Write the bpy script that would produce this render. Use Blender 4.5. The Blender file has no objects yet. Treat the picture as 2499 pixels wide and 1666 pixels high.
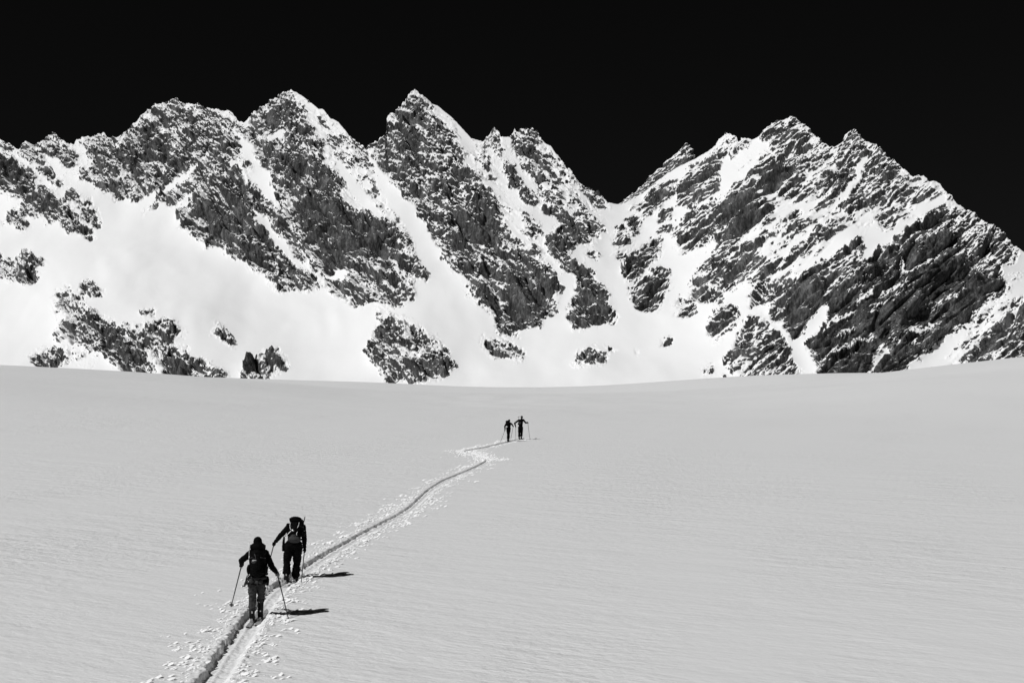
import bpy, bmesh, math, random
import numpy as np
from mathutils import Vector, Matrix
random.seed(7)
sc = bpy.context.scene
C = sc.collection

# ------------------------------------------------------------------ camera
F = 3471.0; CX = 1249.5; CY = 833.0
PITCH = math.atan(0.07) + math.atan(78 / F)
cp, sp = math.cos(PITCH), math.sin(PITCH)
HF = 5.157                     # height of camera over the packed floor of the ski track
HS = 5.02                      # ... over the open snow surface
cam = bpy.data.cameras.new('camera'); co = bpy.data.objects.new('camera', cam); C.objects.link(co)
cam.sensor_width = 36; cam.lens = F / 2499 * 36; cam.clip_end = 30000; cam.clip_start = 0.1
co.rotation_euler = (math.pi / 2 + PITCH, 0, 0)
sc.camera = co

def ray(px, py):
    a = (px - CX) / F; b = (CY - py) / F
    return Vector((a, cp - b * sp, sp + b * cp))
def at(px, py, D):             # point seen at photo pixel px,py at axial distance D
    return ray(px, py) * D
def floorD(py, H=HF):          # distance where the snow plane is met
    return H * F / (py - CY - 78)

# ------------------------------------------------------------------ noise
def _h(ix, iy, iz, s):
    n = (ix.astype(np.int64) * 374761393 + iy.astype(np.int64) * 668265263 + iz.astype(np.int64) * 2147483647 + s * 974634777) & 0xffffffff
    n = ((n ^ (n >> 13)) * 1274126177) & 0xffffffff
    n = ((n ^ (n >> 15)) * 2246822519) & 0xffffffff
    return n ^ (n >> 16)
_G = np.random.RandomState(3).normal(size=(256, 3)); _G /= np.linalg.norm(_G, axis=1)[:, None]
def noise3(x, y, z, s=0):
    x, y, z = np.broadcast_arrays(np.asarray(x, float), np.asarray(y, float), np.asarray(z, float))
    x0 = np.floor(x); y0 = np.floor(y); z0 = np.floor(z)
    fx, fy, fz = x - x0, y - y0, z - z0
    u, v, w = [t * t * t * (t * (t * 6 - 15) + 10) for t in (fx, fy, fz)]
    r = 0
    for dx in (0, 1):
        for dy in (0, 1):
            for dz in (0, 1):
                g = _G[(_h(x0 + dx, y0 + dy, z0 + dz, s) & 255).astype(int)]
                d = g[..., 0] * (fx - dx) + g[..., 1] * (fy - dy) + g[..., 2] * (fz - dz)
                r = r + d * (u if dx else 1 - u) * (v if dy else 1 - v) * (w if dz else 1 - w)
    return r * 1.7
def cell3(x, y, z, s=0):       # F1 and F2 of a cellular noise
    x0 = np.floor(x); y0 = np.floor(y); z0 = np.floor(z)
    f1 = np.full(x.shape, 9.0); f2 = np.full(x.shape, 9.0); idv = np.zeros(x.shape)
    for dx in (-1, 0, 1):
        for dy in (-1, 0, 1):
            for dz in (-1, 0, 1):
                h = _h(x0 + dx, y0 + dy, z0 + dz, s)
                px = x0 + dx + (h & 1023) / 1023.; py = y0 + dy + ((h >> 10) & 1023) / 1023.; pz = z0 + dz + ((h >> 20) & 1023) / 1023.
                d = np.sqrt((px - x) ** 2 + (py - y) ** 2 + (pz - z) ** 2)
                c = d < f1
                f2 = np.where(c, f1, np.minimum(f2, d)); idv = np.where(c, ((h >> 5) & 255) / 255., idv); f1 = np.where(c, d, f1)
    return f1, f2, idv

# ------------------------------------------------------------------ materials
def nodes(name):
    m = bpy.data.materials.new(name); m.use_nodes = True
    nt = m.node_tree; b = nt.nodes['Principled BSDF']
    return m, nt, b
def grey(v): return (v, v, v, 1)
def simple(name, v, rough=.7, metal=0, var=.25, scale=30, spec=.3, bump=.0):
    m, nt, b = nodes(name)
    tc = nt.nodes.new('ShaderNodeTexCoord'); n = nt.nodes.new('ShaderNodeTexNoise'); n.inputs['Scale'].default_value = scale; n.inputs['Detail'].default_value = 4
    mr = nt.nodes.new('ShaderNodeMapRange'); mr.inputs['From Min'].default_value = .3; mr.inputs['From Max'].default_value = .7
    mr.inputs['To Min'].default_value = v * (1 - var); mr.inputs['To Max'].default_value = v * (1 + var)
    nt.links.new(tc.outputs['Object'], n.inputs['Vector']); nt.links.new(n.outputs['Fac'], mr.inputs['Value'])
    nt.links.new(mr.outputs[0], b.inputs['Base Color'])
    b.inputs['Roughness'].default_value = rough; b.inputs['Metallic'].default_value = metal
    b.inputs['Specular IOR Level'].default_value = spec
    if bump:
        bp = nt.nodes.new('ShaderNodeBump'); bp.inputs['Distance'].default_value = bump
        nt.links.new(n.outputs['Fac'], bp.inputs['Height']); nt.links.new(bp.outputs[0], b.inputs['Normal'])
    return m

def noise_node(nt, vec, scale, mapscale=None, rot=(0, 0, 0), detail=5, rough=.5):
    if mapscale is not None:
        mp = nt.nodes.new('ShaderNodeMapping'); mp.inputs['Scale'].default_value = mapscale; mp.inputs['Rotation'].default_value = rot
        # rotate first, then scale
        mp2 = nt.nodes.new('ShaderNodeMapping'); mp2.inputs['Rotation'].default_value = rot
        mp.inputs['Rotation'].default_value = (0, 0, 0)
        nt.links.new(vec, mp2.inputs['Vector']); nt.links.new(mp2.outputs[0], mp.inputs['Vector']); vec = mp.outputs[0]
    n = nt.nodes.new('ShaderNodeTexNoise'); n.inputs['Scale'].default_value = scale; n.inputs['Detail'].default_value = detail; n.inputs['Roughness'].default_value = rough
    nt.links.new(vec, n.inputs['Vector'])
    return n.outputs['Fac']
def math_node(nt, op, a, b=None, c=None):
    m = nt.nodes.new('ShaderNodeMath'); m.operation = op
    for i, v in enumerate((a, b, c)):
        if v is None: continue
        if isinstance(v, (int, float)): m.inputs[i].default_value = v
        else: nt.links.new(v, m.inputs[i])
    return m.outputs[0]

def snow_ground():
    m, nt, b = nodes('wind_packed_snow')
    tc = nt.nodes.new('ShaderNodeTexCoord'); v = tc.outputs['Object']
    b.inputs['Base Color'].default_value = grey(.83); b.inputs['Roughness'].default_value = .75
    b.inputs['Specular IOR Level'].default_value = .12
    R = math.radians
    big = noise_node(nt, v, .12, (1, .35, 1), (0, 0, R(15)), 3)
    mask = nt.nodes.new('ShaderNodeMapRange'); mask.inputs['From Min'].default_value = .35; mask.inputs['From Max'].default_value = .70
    nt.links.new(big, mask.inputs['Value'])
    s1 = noise_node(nt, v, .8, (.5, 1.9, 1), (0, 0, R(36)), 7, .62)      # long drift ridges
    s2 = noise_node(nt, v, 5.0, (.7, 1.1, 1), (0, 0, R(18)), 5, .6)        # small wind ripples
    s3 = noise_node(nt, v, .35, (.6, 1.3, 1), (0, 0, R(30)), 3)
    h = math_node(nt, 'MULTIPLY', math_node(nt, 'SUBTRACT', s1, .5), math_node(nt, 'MULTIPLY_ADD', mask.outputs[0], .26, .05))
    h = math_node(nt, 'MULTIPLY_ADD', math_node(nt, 'SUBTRACT', s2, .5), math_node(nt, 'MULTIPLY_ADD', mask.outputs[0], .13, .03), h)
    h = math_node(nt, 'MULTIPLY_ADD', s3, .10, h)
    bp = nt.nodes.new('ShaderNodeBump'); bp.inputs['Distance'].default_value = 1.0; bp.inputs['Strength'].default_value = .55
    nt.links.new(h, bp.inputs['Height']); nt.links.new(bp.outputs[0], b.inputs['Normal'])
    return m

def mountain_mat(name, extra_rough=0):
    m, nt, b = nodes(name)
    tc = nt.nodes.new('ShaderNodeTexCoord'); v = tc.outputs['Object']
    at_ = nt.nodes.new('ShaderNodeAttribute'); at_.attribute_name = 'rock'
    fine = noise_node(nt, v, .38, None, detail=4, rough=.7)
    f = math_node(nt, 'MULTIPLY_ADD', math_node(nt, 'SUBTRACT', fine, .5), 2.0, at_.outputs['Fac'])
    mr = nt.nodes.new('ShaderNodeMapRange'); mr.inputs['From Min'].default_value = .44; mr.inputs['From Max'].default_value = .56
    nt.links.new(f, mr.inputs['Value'])
    c1 = noise_node(nt, v, .05, (1, 1, .45), (0, 0, 0), 6, .65)
    c2 = noise_node(nt, v, .35, (1, 1, .35), (0, 0, 0), 5, .7)
    cc = math_node(nt, 'ADD', math_node(nt, 'MULTIPLY', c1, .55), math_node(nt, 'MULTIPLY', c2, .45))
    ramp = nt.nodes.new('ShaderNodeValToRGB')
    e = ramp.color_ramp.elements
    e[0].position = .38; e[0].color = grey(.012); e[1].position = .65; e[1].color = grey(.25)
    x = ramp.color_ramp.elements.new(.5); x.color = grey(.075)
    nt.links.new(cc, ramp.inputs['Fac'])
    mix = nt.nodes.new('ShaderNodeMix'); mix.data_type = 'RGBA'
    nt.links.new(mr.outputs[0], mix.inputs['Factor']); nt.links.new(ramp.outputs['Color'], mix.inputs['B'])
    mix.inputs['A'].default_value = grey(.91)
    nt.links.new(mix.outputs['Result'], b.inputs['Base Color'])
    b.inputs['Roughness'].default_value = .8; b.inputs['Specular IOR Level'].default_value = .1
    hb = math_node(nt, 'MULTIPLY', math_node(nt, 'MULTIPLY', c2, mr.outputs[0]), 5.0)
    sn = noise_node(nt, v, .03, (1, 1, .5), detail=4)
    hb = math_node(nt, 'MULTIPLY_ADD', sn, .9, hb)
    bp = nt.nodes.new('ShaderNodeBump'); bp.inputs['Distance'].default_value = 1.0; bp.inputs['Strength'].default_value = .8
    nt.links.new(hb, bp.inputs['Height']); nt.links.new(bp.outputs[0], b.inputs['Normal'])
    return m

M_ground = snow_ground()
M_mount = mountain_mat('rock_and_snow')
M_clod = simple('loose_snow', .97, .6, var=.02, spec=.4)
M_jacket = simple('black_shell_fabric', .002, .75, scale=14, spec=.06)
M_trouser_dark = simple('black_trouser_fabric', .002, .75, scale=14, spec=.06)
M_trouser_grey = simple('charcoal_trouser_fabric', .042, .85, scale=9, var=.35, spec=.15)
M_pack = simple('black_pack_cordura', .002, .75, scale=25, spec=.06)
M_packgrey = simple('grey_pack_fabric', .04, .85, scale=18, spec=.2)
M_white = simple('white_webbing', .75, .5)
M_metal = simple('bright_aluminium', .7, .3, metal=.9)
M_dark = simple('dark_plastic', .012, .5)
M_boot = simple('black_boot_shell', .005, .55, spec=.2)
M_skin = simple('skin', .32, .6, var=.1)
M_glove_grey = simple('grey_glove', .22, .8, var=.2, scale=60)
M_hair = simple('dark_hair', .02, .6)
M_shaft = simple('dark_pole_shaft', .02, .45)
M_skitop = simple('pale_ski_topsheet', .34, .45)

# ------------------------------------------------------------------ object helpers
def link(name, me, mat=None, parent=None):
    o = bpy.data.objects.new(name, me); C.objects.link(o)
    if mat is not None and len(me.materials) == 0: me.materials.append(mat)
    if parent is not None: o.parent = parent
    return o
def thing(name, loc, label, cat, group=None):
    o = bpy.data.objects.new(name, None); C.objects.link(o); o.location = loc; o.empty_display_size = .2
    o['label'] = label; o['category'] = cat
    if group: o['group'] = group
    return o
def grid_mesh(name, P, attr=None, smooth=True):
    nr, nc = P.shape[:2]
    me = bpy.data.meshes.new(name)
    idx = np.arange(nr * nc).reshape(nr, nc)
    q = np.stack([idx[:-1, :-1], idx[:-1, 1:], idx[1:, 1:], idx[1:, :-1]], -1).reshape(-1, 4)
    me.vertices.add(nr * nc); me.vertices.foreach_set('co', P.reshape(-1).astype(np.float32))
    me.loops.add(q.size); me.loops.foreach_set('vertex_index', q.reshape(-1).astype(np.int32))
    me.polygons.add(len(q)); me.polygons.foreach_set('loop_start', np.arange(0, q.size, 4, dtype=np.int32))
    me.polygons.foreach_set('loop_total', np.full(len(q), 4, dtype=np.int32))
    me.polygons.foreach_set('use_smooth', np.full(len(q), smooth))
    me.update(calc_edges=True)
    if attr is not None:
        a = me.attributes.new('rock', 'FLOAT', 'POINT'); a.data.foreach_set('value', attr.reshape(-1).astype(np.float32))
    return me

# ------------------------------------------------------------------ ski track centre line (x over y in metres on the ground)
trk_px = [(472,1720),(519,1666),(551,1609),(581,1569),(607,1525),(630,1497),(651,1469),(668,1446),(706,1422),(747,1392),(774,1374),(814,1348),(854,1326),
          (880,1309),(940,1277),(981,1256),(1006,1239),(1032,1213),(1052,1195),(1083,1175),(1134,1154),(1172,1137),(1194,1124),
          (1149,1107),(1132,1102),(1185,1093),(1233,1081),(1262,1074),(1300,1066)]
tw = [at(x, y, floorD(y)) for x, y in trk_px]
ty = np.array([p.y for p in tw]); tx = np.array([p.x for p in tw])
ty_d = np.arange(ty[0], ty[-1], .25); tx_d = np.interp(ty_d, ty, tx)
k = np.hanning(15)[1:-1]; k /= k.sum()
tx_p = np.concatenate([np.full(6, tx_d[0]), tx_d, np.full(6, tx_d[-1])]); tx_d = np.convolve(tx_p, k, 'valid')
def track_x(y): return np.interp(y, ty_d, tx_d)
TRACK_END = float(at(1265, 1073, floorD(1073)).y) + .9

def smooth(a, b, x):
    t = np.clip((x - a) / (b - a), 0, 1); return t * t * (3 - 2 * t)

# crest of the snowfield: photo pixels of its edge against the mountains
CREST_Y = 350.0
cr_px = [(-900,840),(-300,875),(0,889),(265,901),(552,922),(850,947),(1062,956),(1328,959),(1487,958),(1700,949),(1934,932),(2220,900),(2499,868),(2900,825),(3500,800)]
cr_x = []; cr_r = []
def trench_T(y): return .112 - .047 * smooth(30, 48, y)
def plane_z(y, H):
    return (y * (sp - 78 / F * cp) - H) / (cp + 78 / F * sp)
for px, py in cr_px:
    r = ray(px, py + 1.5); r = r * (CREST_Y / r.y)
    cr_x.append(r.x); cr_r.append(r.z - float(plane_z(CREST_Y, HS)))
cr_x = np.array(cr_x); cr_r = np.array(cr_r)
_gx = np.arange(-260, 262, 2.); _gr = np.interp(_gx, cr_x, cr_r)
_k = np.hanning(17); _k /= _k.sum(); _gr = np.convolve(np.pad(_gr, 8, 'edge'), _k, 'valid')
def ground_z(x, y):
    x = np.asarray(x, float); y = np.asarray(y, float)
    Hy = HF - trench_T(y) + (HS - HF + .065) * smooth(130, 260, y)
    z = plane_z(np.minimum(y, CREST_Y), Hy)
    offtrack = 1 - np.exp(-((x - track_x(y)) / 9.) ** 2) * (1 - smooth(115, 150, y))
    z = z + np.interp(x * (CREST_Y / np.maximum(y, 60)) * .5 + x * .5, _gx, _gr) * smooth(70, CREST_Y, y) * offtrack
    # bank under the photographer
    z = z + (-1.65 - float(plane_z(0, HS))) * np.exp(-(x * x + y * y) / 85.)
    # rolls over beyond the crest, crosses the hidden valley and climbs to the foot of the mountains
    t = np.maximum(y - CREST_Y, 0)
    roll = .062 * t - .0016 * np.minimum(t, 150) ** 2 - np.maximum(t - 150, 0) * .0
    z = z + np.where(t > 0, np.where(t < 150, roll, .062 * 150 - .0016 * 150 ** 2), 0)
    far = smooth(520, 1750, y) * 108
    z = z + far
    # gentle undulation
    amp = .05 + .35 * smooth(120, 300, y)
    z = z + amp * .6 * offtrack * noise3(x / 7., y / 11., 0 * x, 5) * (1 - smooth(CREST_Y - 60, CREST_Y, y) * .55)
    z = z + .9 * smooth(110, 220, y) * (1 - smooth(260, 340, y)) * noise3(x / 45., y / 60., 0 * x + 3, 6)
    return z
def track_profile(w, y):
    """offset of the surface around the skin track: packed floor, cut walls, crumbled rims"""
    zz = 0 * w
    jl = .05 * noise3(y * 2.3, zz, zz, 11) + .07 * noise3(y * 5, zz, zz, 12) + (.008 + .02 * smooth(33, 40, y)) * noise3(y * 21, zz, zz, 15)
    jr = .05 * noise3(y * 3.7, zz + 5, zz, 13) + .045 * noise3(y * 11, zz, zz, 14) + .03 * noise3(y * 25, zz, zz, 16)
    T = trench_T(y) * (1 + .45 * smooth(36, 44, y) * noise3(y * 2.2, zz, zz, 27)) * smooth(TRACK_END + .3, TRACK_END - 2.5, y) * (1 + .15 * noise3(y * .8, zz, zz, 17))
    nar = 1 - .42 * smooth(33, 50, y); wl = (-.17 + jl) * nar; wr = (.20 + jr) * nar
    left = smooth(wl - .03, wl, w); right = 1 - smooth(wr, wr + .16, w)
    floor = left * right
    h = -T * floor
    h = h + .02 * floor * np.exp(-(w / .035) ** 2)                      # ridge between the two ski grooves
    rim = np.exp(-((w - wl + .10) / .09) ** 2) * .05 + np.exp(-((w - wr - .2) / .13) ** 2) * .06
    lump = .5 + .9 * noise3(w * 9, y * 7, zz, 18) + .6 * noise3(w * 20, y * 16, zz, 19)
    h = h + rim * np.clip(lump, 0, 2) * (T / .2) * (1 - floor)
    h = h + .020 * noise3(w * 12, y * 6, zz, 20) * np.exp(-(w / .55) ** 2) * (T > .01)
    return h

def build_ground():
    d = np.concatenate([np.arange(0, .60, .024), .62 + np.cumsum(.035 * 1.115 ** np.arange(95))])
    d = d[d < 4500]; d = np.append(d, 6000.)
    w = np.concatenate([-d[:0:-1], d])
    ys = [np.arange(-60, 14, 3.), np.arange(14, 22, .5)]
    y = 22.; rows = []
    while y < 112: rows.append(y); y += .045 + .0005 * (y - 22)
    st = .12
    while y < 7000: rows.append(y); y += st; st = min(st * 1.035, max(3.5, y * .012))
    ys = np.concatenate(ys + [np.array(rows)])
    W, Y = np.meshgrid(w, ys)
    X = W + track_x(Y)
    Z = ground_z(X, Y)
    near = (np.abs(W) < 1.6) & (Y < TRACK_END + 1) & (Y > 12)
    Z[near] += track_profile(W[near], Y[near])
    me = grid_mesh('snowfield', np.stack([X, Y, Z], -1))
    o = link('snowfield', me, M_ground); o['kind'] = 'structure'
build_ground()
def gz(x, y):
    z = float(ground_z(np.array([x]), np.array([y]))[0])
    return z
def hit(px, py, H=HF):         # ground point under a photo pixel
    p = at(px, py, floorD(py, H)); return Vector((p.x, p.y, gz(p.x, p.y)))
def surf(x, y):
    w = x - float(track_x(y)); z = gz(x, y)
    if abs(w) < 1.6 and y < TRACK_END + 1: z += float(track_profile(np.array([w]), np.array([y]))[0])
    return z

# ------------------------------------------------------------------ mountains
Z1 = (0, 180, 2.063); Z2 = (500, 180, 2.01); Z3 = (1000, 250, 2.2086); Z4 = (1500, 250, 2.208); Z5 = (1900, 250, 2.208)
def Q(z, pts): return [(z[0] + x / z[2], z[1] + y / z[2]) for x, y in pts]
sky = [(-400, 420), (-250, 330), (-100, 360)] + Q(Z1, [(0,335),(20,345),(60,365),(95,385),(140,345),(190,355),(205,350),(225,310),(265,285),(300,315),(340,350),(375,362),(385,335),(430,310),(480,305),(520,290),(540,320),(570,315),(590,325),(630,290),(700,235),(745,190),(780,162),(820,155),(870,127),(895,135),(925,158),(950,147),(1010,165)])
sky += Q(Z2, [(30,180),(60,185),(120,185),(160,230),(190,245),(215,225),(235,190),(290,155),(350,110),(385,85),(420,72),(445,85),(480,110),(520,150),(560,182),(580,182),(620,225),(655,235),(700,290),(740,325),(785,360),(830,335),(883,305),(893,205),(930,190),(960,155),(990,125),(1005,95),(1030,78),(1060,100),(1120,145)])
sky += Q(Z3, [(150,10),(240,95),(310,170),(330,195),(395,215),(415,180),(440,150),(460,135),(480,155),(490,185),(520,190),(545,180),(558,160),(565,133),(573,155),(600,150),(650,140),(685,155),(710,195),(760,230),(800,290),(850,350),(900,415),(950,450),(1010,480),(1050,520),(1072,543)])
sky += Q(Z4, [(0,547),(35,550),(90,522),(200,450),(330,357),(440,302),(500,260),(540,225),(560,195),(600,165),(655,180),(665,215),(700,195),(740,205),(770,190),(810,160),(850,120),(890,95),(935,85),(945,70),(960,85),(990,95),(1030,130),(1080,175),(1120,200),(1160,235),(1190,238),(1220,205),(1260,165),(1300,148)])
sky += Q(Z5, [(430,165),(460,200),(530,240),(580,285),(640,340),(700,390),(725,408),(755,397),(800,420),(870,450),(900,490),(960,550),(1000,580),(1070,610),(1130,655),(1200,695),(1250,740),(1285,775),(1323,808)]) + [(2620, 640), (2800, 610), (3000, 560)]
sky_x = np.array([p[0] for p in sky]); sky_y = np.array([p[1] for p in sky])

# rock areas seen on the faces: (share of bare rock, outline)
RK = []
def rk(z, d, pts): RK.append((d, Q(z, pts)))
rk(Z1,.55,[(0,330),(60,360),(95,390),(60,400),(0,400)])
rk(Z1,.7,[(100,385),(150,345),(205,365),(240,420),(210,450),(170,440),(120,415)])
rk(Z1,.72,[(210,350),(225,305),(265,280),(310,330),(350,360),(385,410),(390,450),(345,475),(310,460),(290,415),(220,390)])
rk(Z1,.75,[(195,450),(240,450),(275,490),(250,515),(215,505)])
rk(Z1,.82,[(-700,330),(-300,300),(0,420),(60,430),(130,510),(180,570),(120,620),(60,610),(0,580),(-500,650)])
rk(Z1,.6,[(130,480),(160,485),(200,535),(185,540)])
rk(Z1,.6,[(380,345),(430,305),(520,285),(560,310),(580,400),(480,430),(430,420),(450,400),(395,365)])
rk(Z1,.7,[(385,490),(400,460),(450,470),(470,500),(440,535),(390,520)])
rk(Z1,.6,[(450,440),(570,400),(640,460),(560,580),(520,590),(480,550),(460,500)])
rk(Z1,.64,[(560,400),(590,325),(700,230),(780,155),(870,122),(930,155),(960,200),(1010,210),(1060,240),(1110,290),(1160,330),(1180,350),(1130,380),(1060,400),(990,450),(900,520),(840,560),(760,620),(690,650),(640,610),(590,615),(545,580),(560,480),(600,460)])
rk(Z1,.8,[(570,330),(700,270),(760,230),(740,330),(660,420),(600,440),(560,400)])
rk(Z1,.5,[(960,145),(1080,180),(1150,185),(1225,255),(1240,330),(1215,340),(1170,300),(1120,270),(1050,235),(980,200)])
rk(Z1,.68,[(1080,390),(1170,350),(1215,400),(1200,450),(1140,440),(1080,510),(1020,560),(960,600),(900,650),(860,670),(800,640),(760,680),(725,700),(740,660),(860,570),(960,510),(1010,430)])
rk(Z1,.6,[(1160,300),(1215,340),(1240,400),(1280,490),(1250,490),(1200,420)])
rk(Z1,.82,[(1130,450),(1200,490),(1230,580),(1260,640),(1240,660),(1300,740),(1380,830),(1444,900),(1444,1090),(1400,1080),(1340,1020),(1260,960),(1190,920),(1130,890),(1100,860),(1040,850),(1000,820),(950,780),(890,740),(950,650),(1020,570),(1090,500)])
rk(Z1,.6,[(1200,470),(1260,560),(1330,620),(1400,700),(1444,760),(1444,810),(1370,740),(1290,690),(1240,600)])
rk(Z1,.72,[(200,565),(270,610),(320,660),(400,710),(390,770),(360,790),(290,745),(220,735),(170,700),(110,700),(110,640),(150,590)])
rk(Z1,.62,[(335,580),(380,600),(450,660),(500,740),(500,770),(450,740),(400,690),(345,640)])
rk(Z1,.75,[(350,780),(410,760),(465,800),(460,825),(410,810),(370,790)])
rk(Z1,.72,[(10,740),(60,690),(95,700),(130,760),(135,790),(90,770),(60,740)])
rk(Z1,.7,[(265,545),(310,518),(340,548),(300,555)])
rk(Z1,.62,[(-300,900),(0,920),(60,940),(150,905),(170,940),(240,945),(190,960),(150,990),(195,1040),(130,1055),(60,1030),(0,1025),(-200,1060)])
rk(Z1,.58,[(430,1050),(455,1045),(470,1080),(515,1110),(480,1110),(420,1110),(410,1090)])
rk(Z1,.6,[(290,1110),(350,1090),(390,1130),(340,1150),(380,1180),(330,1200),(290,1210),(275,1160)])
rk(Z1,.72,[(400,1200),(480,1200),(560,1270),(620,1310),(600,1340),(530,1320),(450,1300),(420,1290)])
rk(Z1,.66,[(300,1230),(400,1230),(430,1290),(510,1310),(600,1340),(680,1380),(740,1440),(760,1510),(640,1510),(560,1440),(510,1400),(420,1370),(340,1340),(290,1330)])
rk(Z1,.7,[(650,1310),(720,1290),(760,1250),(830,1240),(870,1250),(920,1310),(870,1340),(840,1400),(780,1390),(700,1370),(660,1340)])
rk(Z1,.5,[(205,1400),(280,1380),(340,1380),(400,1400),(490,1450),(460,1465),(380,1450),(300,1440),(290,1490),(230,1490),(150,1420)])
rk(Z1,.72,[(840,1430),(870,1385),(930,1400),(960,1450),(1040,1460),(1130,1500),(1135,1560),(830,1550)])
rk(Z1,.7,[(720,1195),(748,1188),(775,1222),(745,1228)])
rk(Z1,.42,[(1085,1270),(1110,1280),(1140,1310),(1175,1368),(1120,1335),(1090,1305)])
rk(Z1,.7,[(1210,1500),(1250,1445),(1290,1435),(1325,1470),(1290,1490),(1335,1560),(1220,1560)])
rk(Z1,.78,[(1355,1400),(1400,1400),(1445,1450),(1440,1485),(1400,1470),(1370,1440)])
rk(Z1,.4,[(290,1140),(400,1120),(440,1200),(420,1260),(300,1250),(280,1190)]); rk(Z1,.38,[(560,1240),(700,1300),(760,1360),(700,1420),(600,1400)]); rk(Z1,.36,[(760,1400),(880,1380),(860,1440),(800,1460)])
rk(Z1,.34,[(1290,1430),(1380,1400),(1400,1480),(1330,1540),(1300,1500)])
# second peak
rk(Z2,.66,[(210,225),(235,185),(290,150),(385,85),(420,70),(450,120),(480,170),(520,260),(560,340),(590,420),(610,480),(640,560),(680,600),(700,650),(800,680),(880,720),(920,770),(960,860),(1000,960),(1030,1110),(960,1130),(880,1140),(840,1110),(780,1120),(740,1145),(700,1110),(640,1080),(590,1010),(540,950),(500,880),(440,800),(390,720),(360,640),(340,560),(330,500),(280,440),(250,370),(215,300)])
rk(Z2,.88,[(300,170),(380,120),(440,150),(440,220),(360,280),(280,260)])
rk(Z2,.93,[(540,620),(620,580),(700,690),(830,700),(880,800),(870,900),(700,900),(700,980),(600,960),(520,860),(480,760),(400,700),(440,640)])
rk(Z2,.9,[(540,440),(600,470),(640,560),(600,600),(530,540)])
rk(Z2,.65,[(880,860),(940,850),(1000,880),(1050,940),(1095,1000),(1040,990),(1025,1010),(980,960),(930,930)])
rk(Z2,.22,[(560,182),(660,235),(740,325),(790,365),(830,480),(870,600),(930,700),(1000,780),(1040,880),(980,860),(900,720),(840,640),(780,540),(690,450),(620,330),(580,250)])
rk(Z2,.5,[(660,240),(740,325),(790,365),(820,460),(780,440),(700,350)])
rk(Z2,.15,[(440,100),(560,182),(700,430),(760,600),(800,680),(700,600),(600,450),(520,260)])
rk(Z2,.66,[(290,860),(390,850),(450,900),(520,990),(575,1040),(520,1070),(470,1065),(380,1060),(300,1010)])
rk(Z2,.6,[(340,740),(400,780),(440,850),(500,950),(575,1030),(550,1045),(480,980),(430,890)])
rk(Z2,.66,[(885,1200),(910,1185),(980,1220),(1060,1260),(1110,1290),(1170,1350),(1222,1420),(1190,1460),(1110,1490),(1040,1515),(960,1490),(890,1508),(850,1430),(797,1380),(820,1320),(830,1250)])
rk(Z2,.45,[(835,1160),(880,1160),(870,1180),(835,1175)])
# third peak
rk(Z2,.64,[(885,310),(893,200),(960,150),(1005,90),(1030,74),(1060,110),(1110,160),(1150,220),(1200,290),(1250,360),(1290,450),(1330,540),(1380,600),(1407,620),(1407,1150),(1350,1130),(1300,1080),(1280,1010),(1230,990),(1180,950),(1150,860),(1120,790),(1100,740),(1050,690),(1020,630),(960,600),(910,540),(870,470),(840,400),(800,355)])
rk(Z2,.74,[(885,300),(900,220),(960,200),(960,300),(1010,400),(950,540),(900,500),(900,400)])
rk(Z3,.64,[(0,540),(0,100),(60,0),(120,20),(180,110),(230,200),(290,290),(330,370),(400,440),(450,500),(470,600),(540,700),(600,780),(660,830),(730,880),(790,960),(805,1030),(760,1040),(790,1110),(700,1160),(690,1195),(560,1200),(480,1200),(460,1150),(380,1090),(330,1030),(290,940),(210,910),(170,840),(110,730),(80,630),(20,560)])
rk(Z3,.86,[(540,950),(640,960),(700,1040),(780,1080),(690,1190),(560,1190),(500,1080)])
rk(Z3,.82,[(150,480),(280,560),(440,600),(520,700),(440,800),(320,820),(200,700),(130,620)])
rk(Z3,.22,[(440,480),(540,560),(640,660),(690,760),(740,880),(800,1000),(720,900),(560,720),(480,620)])
rk(Z3,.12,[(120,20),(250,110),(400,220),(520,500),(700,700),(600,650),(400,440),(230,200)])
rk(Z3,.5,[(470,1210),(520,1200),(590,1235),(530,1258),(480,1235)])
rk(Z3,.6,[(385,1290),(430,1268),(500,1272),(580,1320),(625,1360),(580,1372),(500,1362),(440,1342)])
# fourth peak
rk(Z3,.7,[(400,220),(430,155),(460,130),(480,155),(500,210),(490,240),(520,270),(480,300),(455,260),(410,250)])
rk(Z3,.72,[(540,185),(565,130),(580,150),(650,138),(690,160),(710,210),(700,250),(640,290),(600,305),(570,270),(545,230)])
rk(Z3,.66,[(620,310),(700,260),(760,240),(800,300),(840,370),(800,400),(720,400),(690,470),(670,380),(620,350)])
rk(Z3,.62,[(690,440),(740,460),(790,410),(860,450),(920,500),(960,600),(920,600),(880,540),(800,560),(720,540)])
rk(Z3,.48,[(700,190),(800,290),(900,410),(1010,480),(1075,550),(1000,570),(940,500),(860,420),(790,340),(720,250)])
rk(Z3,.75,[(505,330),(540,320),(565,370),(600,440),(640,480),(685,530),(665,568),(620,540),(590,470),(540,440),(530,370),(510,365)])
rk(Z3,.72,[(700,580),(770,570),(830,580),(890,600),(940,690),(970,720),(990,770),(930,750),(880,770),(830,790),(850,820),(900,880),(900,925),(830,910),(810,840),(760,830),(740,750),(780,690),(840,650),(790,610),(730,600)])
rk(Z3,.5,[(900,600),(960,600),(1040,660),(1050,690),(1020,730),(970,700)])
rk(Z3,.8,[(940,812),(990,812),(1022,852),(970,842)])
rk(Z3,.74,[(920,890),(950,885),(1000,960),(1040,1010),(1078,1060),(1060,1090),(1090,1150),(1112,1185),(1040,1180),(990,1195),(880,1222),(858,1150),(880,1090),(900,1050),(905,960)])
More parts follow.
